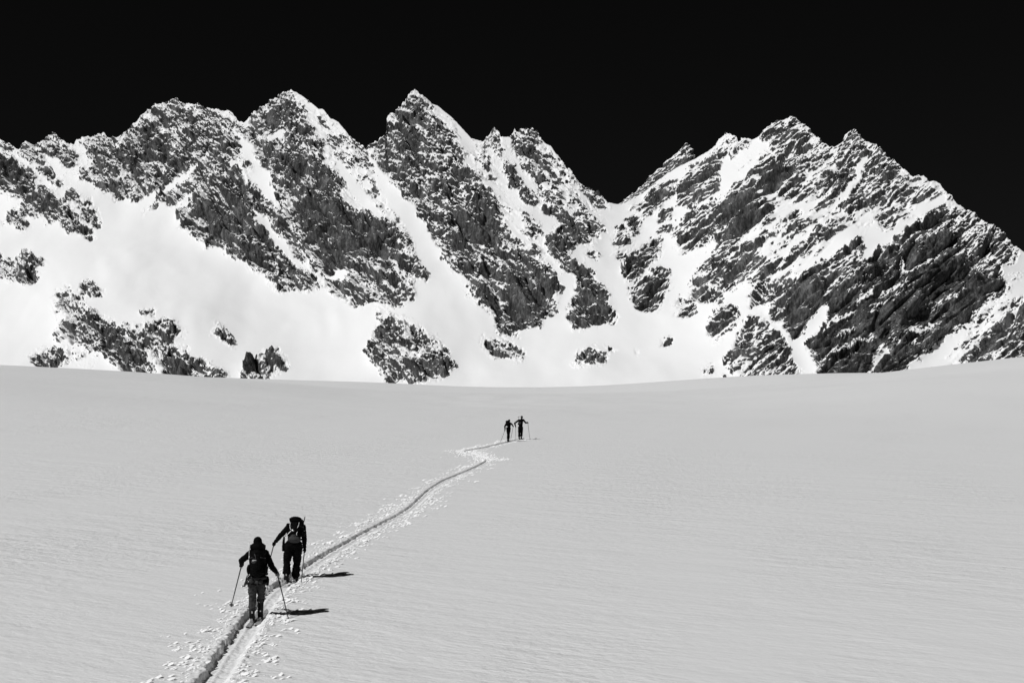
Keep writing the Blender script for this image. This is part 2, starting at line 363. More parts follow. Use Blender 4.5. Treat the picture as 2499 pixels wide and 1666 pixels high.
rk(Z3,.78,[(610,620),(650,610),(700,680),(715,702),(660,690),(620,650)])
rk(Z3,.7,[(445,490),(482,515),(475,552),(450,548)])
rk(Z3,.6,[(888,1380),(950,1330),(1000,1318),(1062,1355),(1040,1400),(970,1427),(908,1422)])
rk(Z3,.7,[(1065,1318),(1103,1322),(1080,1345)]); rk(Z3,.75,[(1352,1290),(1385,1268),(1408,1285),(1375,1312)])
rk(Z3,.5,[(1212,1328),(1228,1326),(1225,1338)])
rk(Z3,.5,[(1100,690),(1150,690),(1180,750),(1170,800),(1140,850),(1105,800),(1110,740)])
rk(Z3,.72,[(1170,640),(1240,620),(1230,680),(1210,720),(1180,670)])
rk(Z3,.8,[(1185,575),(1240,530),(1250,540),(1200,582)])
# right-hand mountain
rk(Z4,.75,[(160,530),(210,455),(280,425),(340,425),(320,470),(300,510),(230,570),(190,610),(138,597)])
rk(Z4,.85,[(243,625),(290,578),(328,600),(290,640),(243,662)]); rk(Z4,.75,[(243,690),(300,662),(302,690),(250,712)])
rk(Z4,.72,[(200,738),(230,738),(267,790),(240,812),(190,870),(130,910),(90,960),(63,972),(53,900),(90,830),(150,800)])
rk(Z4,.68,[(75,1030),(150,960),(220,915),(290,930),(297,990),(260,1040),(270,1080),(200,1125),(125,1112),(118,1070)])
rk(Z4,.55,[(350,480),(370,400),(450,330),(560,225),(600,160),(655,175),(600,250),(560,330),(560,400),(570,470),(540,540),(450,540),(410,570),(330,570),(350,520)])
rk(Z4,.5,[(650,225),(710,190),(740,205),(700,240),(640,290),(660,330),(610,330)])
rk(Z4,.62,[(770,185),(850,115),(945,70),(1010,110),(1090,175),(1170,240),(1110,290),(1060,360),(1000,350),(950,310),(900,290),(850,270),(830,200)])
rk(Z4,.66,[(780,310),(830,280),(900,300),(980,350),(1030,400),(1000,450),(900,510),(850,490),(780,460),(700,440),(740,370)])
rk(Z4,.68,[(650,440),(740,480),(790,500),(850,580),(800,640),(740,680),(640,720),(570,690),(530,700),(520,740),(440,790),(360,808),(340,770),(315,710),(380,640),(500,580),(600,530)])
rk(Z4,.62,[(560,720),(640,700),(700,740),(640,800),(580,850),(550,890),(480,910),(440,890),(500,850),(550,820)])
rk(Z4,.66,[(690,780),(800,720),(880,660),(1000,575),(1005,590),(900,690),(820,740),(760,810),(800,830),(870,800),(900,830),(830,900),(800,940),(760,978),(720,960),(640,1000),(600,1030),(570,1000),(545,940),(620,880),(700,820)])
rk(Z4,.6,[(890,750),(960,690),(1045,680),(950,750),(900,790),(820,790)]); rk(Z4,.6,[(915,855),(960,810),(1070,750),(1030,800),(960,850)])
rk(Z4,.6,[(1100,420),(1160,370),(1230,380),(1270,420),(1200,500),(1160,560),(1080,580),(1130,500)])
rk(Z4,.17,[(560,480),(760,260),(900,280),(1160,240),(1400,250),(1500,420),(1300,780),(1130,860),(800,980),(560,1000),(440,900),(620,680)])
rk(Z4,.28,[(960,520),(1160,360),(1400,330),(1300,480),(1130,570),(960,560)])
rk(Z4,.36,[(1060,700),(1330,600),(1330,660),(1130,720)]); rk(Z4,.7,[(1060,690),(1150,680),(1150,700),(1100,720)])
rk(Z5,.72,[(310,270),(330,205),(400,145),(460,195),(480,230),(440,350),(380,390),(320,340)])
rk(Z5,.56,[(480,240),(530,240),(600,305),(680,385),(640,410),(560,440),(500,520),(440,560),(380,600),(350,570),(400,470),(450,380),(470,300)])
rk(Z5,.3,[(640,380),(760,400),(880,470),(840,580),(700,620),(570,700),(540,640),(500,600),(600,480)])
rk(Z4,.64,[(735,1020),(800,980),(920,960),(1050,930),(1130,860),(1250,790),(1325,760),(1325,960),(1200,1010),(1150,1100),(1080,1070),(1080,1130),(1050,1200),(960,1272),(900,1220),(840,1150),(860,1080),(770,1080),(740,1115)])
rk(Z4,.94,[(930,1100),(960,1020),(1150,960),(1150,1080),(1060,1130),(1040,1200),(960,1260),(900,1200)])
rk(Z5,.97,[(350,950),(480,900),(600,790),(700,690),(800,600),(870,560),(900,500),(960,560),(1040,650),(1100,800),(1200,860),(1220,940),(1180,1000),(1130,1060),(1060,1120),(1000,1190),(920,1230),(860,1270),(790,1360),(700,1400),(680,1470),(480,1480),(230,1500),(220,1430),(180,1400),(200,1350),(150,1320),(160,1270),(230,1220),(270,1170),(260,1090),(290,1000)])
rk(Z5,.62,[(880,460),(960,545),(1070,605),(1200,690),(1290,775),(1270,840),(1210,890),(1100,930),(1000,860),(930,760),(900,620)])
rk(Z5,.66,[(300,960),(480,850),(600,780),(700,690),(800,600),(870,560),(880,600),(720,720),(560,870),(420,960),(290,1020)])
rk(Z5,.7,[(180,1400),(300,1270),(420,1250),(400,1330),(300,1380),(230,1490)])
rk(Z4,.72,[(720,1160),(780,1145),(830,1200),(900,1260),(930,1340),(985,1420),(975,1500),(800,1530),(680,1530),(640,1450),(595,1400),(640,1340),(660,1270),(700,1200)])
rk(Z4,.55,[(530,1170),(560,1120),(600,1092),(650,1110),(672,1170),(630,1240),(580,1250),(530,1285),(513,1230)])
rk(Z4,.66,[(440,930),(470,925),(490,1000),(590,1040),(560,1090),(500,1060),(410,1060),(420,1010)]); rk(Z4,.55,[(322,1100),(360,1045),(410,1070),(435,1120),(390,1148),(340,1130)])
rk(Z4,.5,[(475,1440),(520,1408),(537,1440),(490,1462)]); rk(Z4,.7,[(578,1475),(600,1465),(614,1530),(575,1530)])
rk(Z5,.7,[(990,1385),(1040,1340),(1100,1270),(1170,1210),(1240,1180),(1323,1110),(1600,1000),(1600,1500),(1230,1500),(1080,1480)])
rk(Z5,.8,[(1157,1062),(1200,998),(1255,998),(1200,1042)]); rk(Z5,.82,[(1145,1000),(1192,975),(1187,1015)]); rk(Z5,.7,[(1225,945),(1315,928),(1280,955)])
rk(Z5,.2,[(900,1400),(1100,1130),(1323,1040),(1323,1110),(1040,1340)])
# snow bands and gullies cutting the rock
SN = []
def sn(z, pts): SN.append(Q(z, pts))
sn(Z1,[(1150,250),(1240,340),(1290,420),(1370,540),(1390,620),(1380,680),(1300,570),(1290,500),(1220,400)])
sn(Z1,[(690,655),(840,570),(980,465),(1050,395),(1060,405),(990,480),(860,590),(720,690)])
sn(Z1,[(1190,450),(1260,550),(1240,560),(1160,455)]); sn(Z1,[(1225,655),(1290,690),(1370,790),(1444,860),(1444,890),(1360,820),(1280,720)])
sn(Z2,[(300,310),(400,270),(350,320),(330,350),(310,335)]); sn(Z2,[(620,400),(700,470),(780,560),(850,680),(830,690),(740,620),(680,540)])
sn(Z2,[(560,1000),(690,960),(700,1000),(640,1020)]); sn(Z2,[(890,870),(930,910),(1010,1040),(1000,1060),(930,950)])
sn(Z2,[(190,630),(250,680),(330,760),(420,870),(540,980),(560,1000),(450,950),(330,820),(250,720)])
sn(Z2,[(790,370),(880,500),(1000,620),(1110,790),(1160,900),(1280,1010),(1200,1010),(1050,900),(1000,780),(900,640),(840,520)])
sn(Z5,[(425,1108),(280,1172),(285,1186),(425,1128)]); sn(Z5,[(405,1190),(320,1235),(330,1250),(410,1205)])
sn(Z5,[(870,1183),(740,1215),(650,1250),(670,1262),(790,1235),(865,1200)]); sn(Z5,[(612,1288),(545,1340),(480,1450),(500,1452),(560,1390),(618,1310)])
sn(Z5,[(640,830),(660,825),(690,895),(760,880),(860,820),(870,830),(740,910),(680,925)]); sn(Z5,[(520,980),(480,1020),(400,1080),(410,1088),(500,1030)])
sn(Z5,[(690,950),(560,1030),(570,1040),(690,965)]); sn(Z5,[(0,1180),(80,1270),(150,1330),(230,1430),(200,1450),(100,1420),(40,1300),(0,1230)])
sn(Z5,[(240,1080),(262,1100),(255,1180),(180,1260),(140,1270),(160,1180)])
sn(Z5,[(655,1262),(720,1300),(800,1340),(790,1350),(700,1305),(650,1275)]); sn(Z5,[(450,290),(490,290),(440,400),(330,560),(300,600),(340,480),(400,400)])
sn(Z4,[(560,400),(600,290),(640,300),(640,350),(700,380),(640,440),(580,500)])

sn(Z5,[(300,1330),(420,1270),(520,1230),(525,1238),(430,1285),(310,1345)]); sn(Z5,[(470,1130),(600,1060),(700,1010),(702,1018),(600,1075),(475,1142)])
sn(Z5,[(720,760),(830,700),(900,640),(903,650),(830,715),(725,772)]); sn(Z5,[(760,1100),(870,1060),(990,1010),(992,1018),(870,1072),(762,1110)])
sn(Z5,[(370,1020),(450,975),(560,900),(640,850),(644,858),(560,915),(455,990),(375,1030)]); sn(Z5,[(560,1340),(640,1290),(644,1298),(566,1350)])
XS, YS, RS = -420, 130, 2.0
RW, RH = int((3020 - XS) / RS), int((1030 - YS) / RS)
def raster(polys, vals=None, subtract=False, base=None):
    out = np.zeros((RH, RW)) if base is None else base
    for n_, poly in enumerate(polys):
        xs = np.array([p[0] for p in poly]); ys = np.array([p[1] for p in poly])
        i0 = max(int((xs.min() - XS) / RS) - 1, 0); i1 = min(int((xs.max() - XS) / RS) + 2, RW)
        j0 = max(int((ys.min() - YS) / RS) - 1, 0); j1 = min(int((ys.max() - YS) / RS) + 2, RH)
        if i1 <= i0 or j1 <= j0: continue
        gx, gy = np.meshgrid(XS + RS * (np.arange(i0, i1) + .5), YS + RS * (np.arange(j0, j1) + .5))
        ins = np.zeros(gx.shape, bool); m = len(poly)
        for a in range(m):
            x1, y1 = poly[a]; x2, y2 = poly[(a + 1) % m]
            if y1 == y2: continue
            c = ((y1 > gy) != (y2 > gy)) & (gx < (x2 - x1) * (gy - y1) / (y2 - y1) + x1)
            ins ^= c
        sub = out[j0:j1, i0:i1]
        sub[ins] = np.maximum(sub[ins], vals[n_]) if .03 < vals[n_] < .42 else vals[n_]
    return out
def blur(a, r):                # three box blurs with radius r raster cells
    r = int(max(r, 1))
    for _ in range(3):
        for ax in (0, 1):
            pad = [(0, 0), (0, 0)]; pad[ax] = (r + 1, r)
            c = np.cumsum(np.pad(a, pad, 'edge'), axis=ax)
            n = a.shape[ax]
            a = (np.take(c, np.arange(2 * r + 1, 2 * r + 1 + n), ax) - np.take(c, np.arange(0, n), ax)) / (2 * r + 1)
    return a
def samp(r, X, Y):
    u = np.clip((X - XS) / RS - .5, 0, RW - 1.001); v = np.clip((Y - YS) / RS - .5, 0, RH - 1.001)
    i = u.astype(int); j = v.astype(int); fu = u - i; fv = v - j
    return (r[j, i] * (1 - fu) + r[j, i + 1] * fu) * (1 - fv) + (r[j + 1, i] * (1 - fu) + r[j + 1, i + 1] * fu) * fv

rock_r = raster([p for d, p in RK], [d for d, p in RK])
sn_r = raster(SN, [1.0] * len(SN))
# carry the rock of the skyline upward so that the blurred fields stay defined over the ridge
rx = XS + RS * (np.arange(RW) + .5); ry = YS + RS * (np.arange(RH) + .5)
sj = np.clip(((np.interp(rx, sky_x, sky_y) - YS) / RS).astype(int) + 3, 0, RH - 1)
for i in range(RW): rock_r[:sj[i], i] = rock_r[sj[i], i]
soft = blur(rock_r, 2) * (1 - .97 * np.clip(blur(sn_r, 1) * 1.35, 0, 1)); rock_r = rock_r * (1 - sn_r); b6 = blur(rock_r, 5); b20 = blur(rock_r, 14)

# steepness of the face and the distance that follows from it
m_f = .60 + .45 * b6 + .35 * b20
m_f = m_f * (1 - .25 * smooth(800, 930, ry)[:, None] * (1 - b6))
ef = np.tan(PITCH + np.arctan((CY - ry) / F))
lnY = np.zeros((RH, RW))
acc = np.full(RW, math.log(1850.))
for j in range(RH - 1, -1, -1):
    if j < RH - 1:
        acc = acc + (ef[j] - ef[j + 1]) / np.maximum(m_f[j] - ef[j], .12)
    lnY[j] = acc
kk = 45
tmp = np.pad(lnY, ((0, 0), (3 * kk, 3 * kk)), 'edge'); kern = np.hanning(6 * kk + 1); kern /= kern.sum()
lnY = np.apply_along_axis(lambda r: np.convolve(r, kern, 'valid'), 1, tmp)
depth_r = np.exp(lnY) - 15 * b20 - 7 * b6

def strata(X, P):
    """turn world coordinates so that x' runs along the beds; the right-hand mountain is bedded diagonally"""
    t = (X > 1486).astype(float)
    ang = np.radians(38) * t + np.radians(-50) * (1 - t)
    c, s = np.cos(ang), np.sin(ang)
    x = P[..., 0]; z = P[..., 2]
    stretch = 1 + 1.3 * t + .25 * (1 - t)
    return (x * c + z * s) / stretch, P[..., 1] * .8, (-x * s + z * c) * (1 + .25 * t)

def build_mountain(name, X0, X1, step, skyfun, basefun, NR, depthfun, rockfun, jag=1.0):
    Xc = np.arange(X0, X1 + step, step)
    jx = noise3(Xc / 17, 0 * Xc, 0 * Xc, 31) * 4.0 + noise3(Xc / 7, 0 * Xc, 0 * Xc, 32) * 2.5 + noise3(Xc / 3.5, 0 * Xc, 0 * Xc, 33) * 1.4
    rsk = rockfun(Xc, skyfun(Xc) + 8)
    skyv = skyfun(Xc) + jx * jag * (.25 + .75 * np.clip(rsk * 2, 0, 1))
    basev = basefun(Xc)
    t = np.linspace(0, 1, NR)[:, None]
    X = np.broadcast_to(Xc, (NR, len(Xc))).copy()
    kw = np.hanning(int(150 / step) | 1); kw /= kw.sum(); hw_ = len(kw) // 2
    skys = np.convolve(np.pad(skyv, hw_, 'edge'), kw, 'valid')
    Y = basev[None] + (skys - basev)[None] * t + (skyv - skys)[None] * smooth(.84, 1, t)
    D = depthfun(X, Y)
    a = (X - CX) / F; b = (CY - Y) / F
    ry_ = cp - b * sp
    P = np.stack([a / ry_ * D, D, (sp + b * cp) / ry_ * D], -1)
    def normals(P):
        du = np.gradient(P, axis=1); dv = np.gradient(P, axis=0)
        n = np.cross(du, dv); n /= np.linalg.norm(n, axis=-1)[..., None] + 1e-9
        return n
    # rock share with crumbled outlines
    wx = 9 * noise3(X / 26, Y / 26, 0 * X, 41) + 7 * noise3(X / 9, Y / 9, 0 * X, 42) + 4.5 * noise3(X / 4, Y / 4, 0 * X, 47)
    wy = 9 * noise3(X / 26, Y / 26, 0 * X, 43) + 7 * noise3(X / 9, Y / 9, 0 * X, 44) + 4.5 * noise3(X / 4, Y / 4, 0 * X, 48)
    R = rockfun(X + wx, Y + wy)
    sx, sy, sz = strata(X, P)
    patch = noise3(sx / 42, sy / 42, sz / 26, 71) + .6 * noise3(sx / 16, sy / 16, sz / 9, 72) + .6 * noise3(sx / 95, sy / 95, sz / 55, 73)
    R = np.where(R > .1, R + .30 * patch * (1 - smooth(.74, .88, R)) + .10 * patch * (1 - smooth(.8, .9, R)), R)
    R = np.clip(R, 0, 1)
    R = R * (1 - .42 * smooth(42, 0, Y - skyv[None]))
    R = np.where(R > .45, R - np.interp(R, [.45, .55, .7, .85], [0, .12, .17, .03]) * (1 + .1 * (X > 1486)), R)
    Rs = rockfun(X, Y)
    n0 = normals(P)
    sx, sy, sz = strata(X, P)
    A = np.clip(R * 1.7, 0, 1)
    h = 0
    f1, f2, cid = cell3(sx / 34, sy / 34, sz / 22, 51)
    fine_ = 1 - .45 * smooth(.72, .86, Rs)
    h = h + 11 * (f2 - f1) + 8 * (cid - .5)
    f1, f2, cid2 = cell3(sx / 13, sy / 13, sz / 8, 52)
    h = h + (4.6 * (f2 - f1) + 4.6 * (cid2 - .5)) * (.3 + .7 * fine_)
    f1, f2, cid3 = cell3(sx / 5.5, sy / 5.5, sz / 3.6, 53)
    h = h + (1.5 * (f2 - f1) + 1.9 * (cid3 - .5)) * fine_
    rid = 1 - np.abs(noise3(sx / 60, sy / 60, sz / 45, 54)) * 2
    rib = 1 - 2 * np.abs(noise3(sx / 150, sy / 150, sz / 48, 74)); gul = np.abs(noise3(sx / 70, sy / 70, sz / 24, 75))
    deep = smooth(0, 70, Y - skyv[None])
    h = h + (13 * rib - 9 * np.clip(.22 - gul, 0, 1) / .22 + 9 * rid) * (.25 + .75 * deep) + 7 * (1 - deep) + (3.4 * noise3(sx / 9, sy / 9, sz / 6, 55) + 1.9 * noise3(sx / 3.6, sy / 3.6, sz / 2.4, 56)) * fine_
    hs = 3.5 * noise3(P[..., 0] / 120, P[..., 1] / 160, P[..., 2] / 120, 57) + .5 * noise3(P[..., 0] / 26, P[..., 1] / 40, P[..., 2] / 30, 58)
    wv = 30 * noise3(P[..., 0] / 130, 0 * sx, P[..., 2] / 110, 69); hs = hs + 1.5 * noise3((P[..., 0] + wv + .45 * P[..., 2]) / 36, 0 * sx, P[..., 2] / 120, 59) * (.3 + np.clip(1.4 * noise3(P[..., 0] / 90, 0 * sx, P[..., 2] / 90, 68), 0, 1)) * smooth(1000, 800, Y) + 3.0 * noise3(P[..., 0] / 75, P[..., 1] / 200, P[..., 2] / 75, 60)
    P2 = P + n0 * ((h - 12) * A * .98 + hs)[..., None]
    n1 = normals(P2)
    up = n1[..., 2] - n0[..., 2] * .55
    sc_ = up * .8 + .15 * noise3(sx / 22, sy / 22, sz / 14, 61) + .26 * noise3(sx / 7, sy / 7, sz / 4.4, 62) + .28 * noise3(sx / 3.4, sy / 3.4, sz / 2.1, 63)
    # rank within the rock -> 0 (steepest) .. 1 (most snow-holding)
    edges = [0, .06, .14, .24, .36, .48, .6, .7, .8, 1.01]
    qs = []; mids = []
    for a_, b_ in zip(edges[:-1], edges[1:]):
        sel = (R >= a_) & (R < b_)
        if sel.sum() > 200: qs.append(np.quantile(sc_[sel], np.linspace(0, 1, 41))); mids.append((a_ + b_) / 2)
    qs = np.array(qs); mids = np.array(mids)
    rank = np.zeros(R.shape)
    if len(mids) == 1: rank = np.interp(sc_, qs[0], np.linspace(0, 1, 41))
    else:
        kf = np.clip(np.interp(R, mids, np.arange(len(mids))), 0, len(mids) - 1.001); k0 = kf.astype(int); fr = kf - k0
        for k_ in range(len(mids)):
            wgt = np.where(k0 == k_, 1 - fr, 0) + np.where(k0 + 1 == k_, fr, 0); mm = wgt > 0
            rank[mm] += wgt[mm] * np.interp(sc_[mm], qs[k_], np.linspace(0, 1, 41))
    rock = np.clip(.5 + (R - rank) * 3.2, 0, 1)
    rock = np.where(R < .04, 0, rock)
    # rows that carry the mountain down behind the ridge
    top = P2[-1]
    back = [top + np.array([0, 14, -10]), top + np.array([0, 90, -90]), top + np.array([0, 420, -420]), top + np.array([0, 900, -800])]
    low = P2[0] + np.array([0, -60, -60])
    PP = np.concatenate([low[None], P2] + [b_[None] for b_ in back], 0)
    rr = np.concatenate([rock[:1] * 0, rock] + [rock[-1:]] * 4, 0)
    me = grid_mesh(name, PP, rr, smooth=True)
    o = link(name, me, M_mount); o['kind'] = 'structure'
    return o
build_mountain('mountain_ridge', -400, 2960, 1.6, lambda X: np.interp(X, sky_x, sky_y), lambda X: 0 * X + 1005., 480,
               lambda X, Y: samp(depth_r, X, Y) - .16 * (X - CX) / F * 2200, lambda X, Y: samp(soft, X, Y))
# the pointed summit standing behind the saddle
rp = Q(Z4, [(10,575),(35,550),(60,510),(110,480),(180,400),(250,345),(310,290),(350,262),(385,228),(405,235),(440,300),(480,330),(540,420)])
rpx = np.array([p[0] for p in rp]); rpy = np.array([p[1] for p in rp])
build_mountain('rear_summit', rpx[0], rpx[-1], 1.6, lambda X: np.interp(X, rpx, rpy), lambda X: 0 * X + 530., 140,
               lambda X, Y: 3050 + (530 - Y) * 1.3 + np.abs(X - (1675)) * .8, lambda X, Y: .78 + 0 * X, jag=.8)

# ------------------------------------------------------------------ loose snow thrown out beside the track
def build_debris():
    rng = np.random.RandomState(5)
    bm = bmesh.new(); bmesh.ops.create_icosphere(bm, subdivisions=1, radius=1)
    bv = np.array([v.co[:] for v in bm.verts]); bf = np.array([[v.index for v in f.verts] for f in bm.faces]); bm.free()
    V = []; Fc = []; n = 0
    def clod(x, y, s, flat=.6, wide=1.0):
        nonlocal n
        z = surf(x, y)
        v = bv * (1 + .28 * rng.normal(size=(len(bv), 1)).clip(-1.2, 1.2)) * np.array([s * wide * rng.uniform(.8, 1.3), s * rng.uniform(.8, 1.2), s * flat * .6])
        a = rng.uniform(0, 6.28); c_, s_ = math.cos(a), math.sin(a)
        if wide == 1.0 and rng.rand() < .6: v = v @ np.array([[c_, s_, 0], [-s_, c_, 0], [0, 0, 1]])
        ln = rng.uniform(.25, .75); lean = Matrix.Rotation(ln, 3, Vector((.64, -.76, 0)))      # crust pieces lie tilted
        v = v @ np.array(lean).T
        V.append(v + np.array([x, y, z + s * flat * .1 + s * .12])); Fc.append(bf + n); n += len(bv)
    y = 23.
    while y < TRACK_END:
        dens = 2 if y < 60 else 1
        c = float(track_x(y))
        tn = (float(track_x(y + .5)) - float(track_x(y - .5)))
        for _ in range(dens):
            if rng.rand() < .38:                      # a cluster
                side = rng.choice([-1, 1]); off = abs(rng.normal(0, .33)) + .36
                cx_, cy_ = c + side * off, y + rng.normal(0, .1)
                far = 1.0 + .006 * (y - 23)
                for q in range(rng.randint(2, 9)):
                    clod(cx_ + rng.normal(0, .11), cy_ + rng.normal(0, .16), abs(rng.normal(.021, .013)) * far + .008, rng.uniform(.22, .42), 1.5)
            for side in (-1, 1):                      # crumbs on the rims
                if rng.rand() < .5:
                    clod(c + side * (.30 + abs(rng.normal(0, .10))) + (.05 if side > 0 else -.02), y, rng.uniform(.012, .035), .7)
        y += .085 + .0006 * (y - 23)
    # trampled snow at the kick turn
    for _ in range(700):
        yy = rng.uniform(83, 95); xx = float(track_x(yy)) + rng.normal(0, .6)
        clod(xx, yy, rng.uniform(.02, .055), .8)
    V = np.concatenate(V); Fc = np.concatenate(Fc)
    me = bpy.data.meshes.new('snow_debris'); me.vertices.add(len(V)); me.vertices.foreach_set('co', V.reshape(-1).astype(np.float32))
    me.loops.add(Fc.size); me.loops.foreach_set('vertex_index', Fc.reshape(-1).astype(np.int32))
    me.polygons.add(len(Fc)); me.polygons.foreach_set('loop_start', np.arange(0, Fc.size, 3, dtype=np.int32)); me.polygons.foreach_set('loop_total', np.full(len(Fc), 3, dtype=np.int32))
    me.polygons.foreach_set('use_smooth', np.full(len(Fc), False)); me.update(calc_edges=True)
    o = link('snow_debris', me, M_clod); o['kind'] = 'stuff'; o['label'] = 'small white lumps of loose snow scattered along both sides of the ski track'; o['category'] = 'snow debris'
build_debris()

# ------------------------------------------------------------------ solid modelling helpers
class Solid:
    """closed shapes gathered into one mesh, optionally fused into one continuous skin"""
    def __init__(s): s.bm = bmesh.new()
    def ball(s, c, r, rot=None):
        r = (r, r, r) if isinstance(r, (int, float)) else r
        M = Matrix.Translation(Vector(c))
        if rot is not None: M = M @ rot
        M = M @ Matrix.Diagonal((*r, 1))
        bmesh.ops.create_icosphere(s.bm, subdivisions=3, radius=1, matrix=M); return s
    def limb(s, pts, radii, segs=14, cap=True):
        for i in range(len(pts) - 1):
            a, b = Vector(pts[i]), Vector(pts[i + 1]); d = b - a
            if d.length < 1e-5: continue
            q = d.to_track_quat('Z', 'Y').to_matrix().to_4x4()
            bmesh.ops.create_cone(s.bm, cap_ends=True, segments=segs, radius1=radii[i], radius2=radii[i + 1], depth=d.length, matrix=Matrix.Translation((a + b) / 2) @ q)
        if cap:
            for p, r in zip(pts, radii):
                bmesh.ops.create_icosphere(s.bm, subdivisions=2, radius=r, matrix=Matrix.Translation(Vector(p)))
        return s
    def box(s, c, size, rot=None):
        M = Matrix.Translation(Vector(c))
        if rot is not None: M = M @ rot
        M = M @ Matrix.Diagonal((*size, 1))
        bmesh.ops.create_cube(s.bm, size=1, matrix=M); return s
    def torus(s, c, R, r, rot=None, sx=1.0, n=20, m=8):
        M = Matrix.Translation(Vector(c)) @ (rot if rot is not None else Matrix())
        vs = [[s.bm.verts.new(M @ Vector(((R + r * math.cos(b)) * math.cos(a) * sx, (R + r * math.cos(b)) * math.sin(a), r * math.sin(b))))
               for b in [2 * math.pi * j / m for j in range(m)]] for a in [2 * math.pi * i / n for i in range(n)]]
        for i in range(n):
            for j in range(m):
                s.bm.faces.new((vs[i][j], vs[(i + 1) % n][j], vs[(i + 1) % n][(j + 1) % m], vs[i][(j + 1) % m]))
        return s
    def strip(s, pts, width, thick, side=Vector((1, 0, 0))):
        """a flat strap through the points"""
        ring = []
        for i, p in enumerate(pts):
            p = Vector(p); t = (Vector(pts[min(i + 1, len(pts) - 1)]) - Vector(pts[max(i - 1, 0)])).normalized()
            w = (side - t * side.dot(t)).normalized(); n = t.cross(w)
            ring.append([s.bm.verts.new(p + w * a * width / 2 + n * b * thick / 2) for a, b in ((-1, -1), (1, -1), (1, 1), (-1, 1))])
        for i in range(len(ring) - 1):
            for j in range(4):
                s.bm.faces.new((ring[i][j], ring[i][(j + 1) % 4], ring[i + 1][(j + 1) % 4], ring[i + 1][j]))
        s.bm.faces.new(ring[0][::-1]); s.bm.faces.new(ring[-1]); return s
    def make(s, name, mat, parent, voxel=None, iters=4, fold=0, fscale=9, seed=1, smooth=True, bevel=None):
        me = bpy.data.meshes.new(name); bmesh.ops.recalc_face_normals(s.bm, faces=s.bm.faces); s.bm.to_mesh(me); s.bm.free()
        if voxel or bevel:
            o = bpy.data.objects.new(name, me); C.objects.link(o)
            if bevel:
                md = o.modifiers.new('b', 'BEVEL'); md.width = bevel; md.segments = 3; md.limit_method = 'ANGLE'
            if voxel:
                md = o.modifiers.new('r', 'REMESH'); md.mode = 'VOXEL'; md.voxel_size = voxel
                md = o.modifiers.new('s', 'SMOOTH'); md.factor = .5; md.iterations = iters
            dg = bpy.context.evaluated_depsgraph_get(); dg.update()
            me2 = bpy.data.meshes.new_from_object(o.evaluated_get(dg)); bpy.data.objects.remove(o); bpy.data.meshes.remove(me); me = me2; me.name = name
        n = len(me.vertices)
        if fold and n:
            co_ = np.zeros(n * 3); me.vertices.foreach_get('co', co_); co_ = co_.reshape(-1, 3)
            no = np.zeros(n * 3); me.vertex_normals.foreach_get('vector', no); no = no.reshape(-1, 3)
            w = noise3(co_[:, 0] * 3, co_[:, 1] * 3, co_[:, 2] * 3, seed + 5) * .6
            f = 1 - 2 * np.abs(noise3(co_[:, 0] * fscale + w, co_[:, 1] * fscale + w, co_[:, 2] * fscale * 1.7 + w, seed))
            f2 = noise3(co_[:, 0] * fscale * 2.3, co_[:, 1] * fscale * 2.3, co_[:, 2] * fscale * 3.2, seed + 9)
            co_ += no * (fold * (f - .3) + fold * .5 * f2)[:, None]
            me.vertices.foreach_set('co', co_.reshape(-1)); me.update()
        me.polygons.foreach_set('use_smooth', np.full(len(me.polygons), smooth))
        return link(name, me, mat, parent)

def hand(S, G, axis, back, grow=0.0, thumb=1):
    """a hand closed round a pole at G; axis runs down the pole, back points from the pole to the palm"""
    a = axis.normalized(); n = (back - a * back.dot(a)).normalized(); b = a.cross(n) * thumb
    g = grow
    rot = Matrix((n, b, a)).transposed().to_4x4()
    S.ball(G + n * .030 + b * .004, (.017 + g, .036 + g, .045 + g), rot)
    L = [.98, 1.06, 1.0, .84]
    for k_ in range(4):
        o = a * (-.033 + .0215 * k_); l = L[k_]
        p = [G + o + n * .030 + b * .026, G + o + n * .012 + b * .034 * l, G + o - n * .016 + b * .028 * l, G + o - n * .026 + b * .004, G + o - n * .018 - b * .012 * l]
        S.limb(p, [.0098 + g, .0092 + g, .0088 + g, .0082 + g, .0072 + g], 10)
    p = [G + n * .028 - b * .020 + a * .012, G + n * .012 - b * .034 - a * .012, G - n * .010 - b * .030 - a * .030, G - n * .022 - b * .010 - a * .040]
    S.limb(p, [.0125 + g, .0115 + g, .0105 + g, .0090 + g], 10)
    return G + n * .038 - a * .048           # where the wrist joins

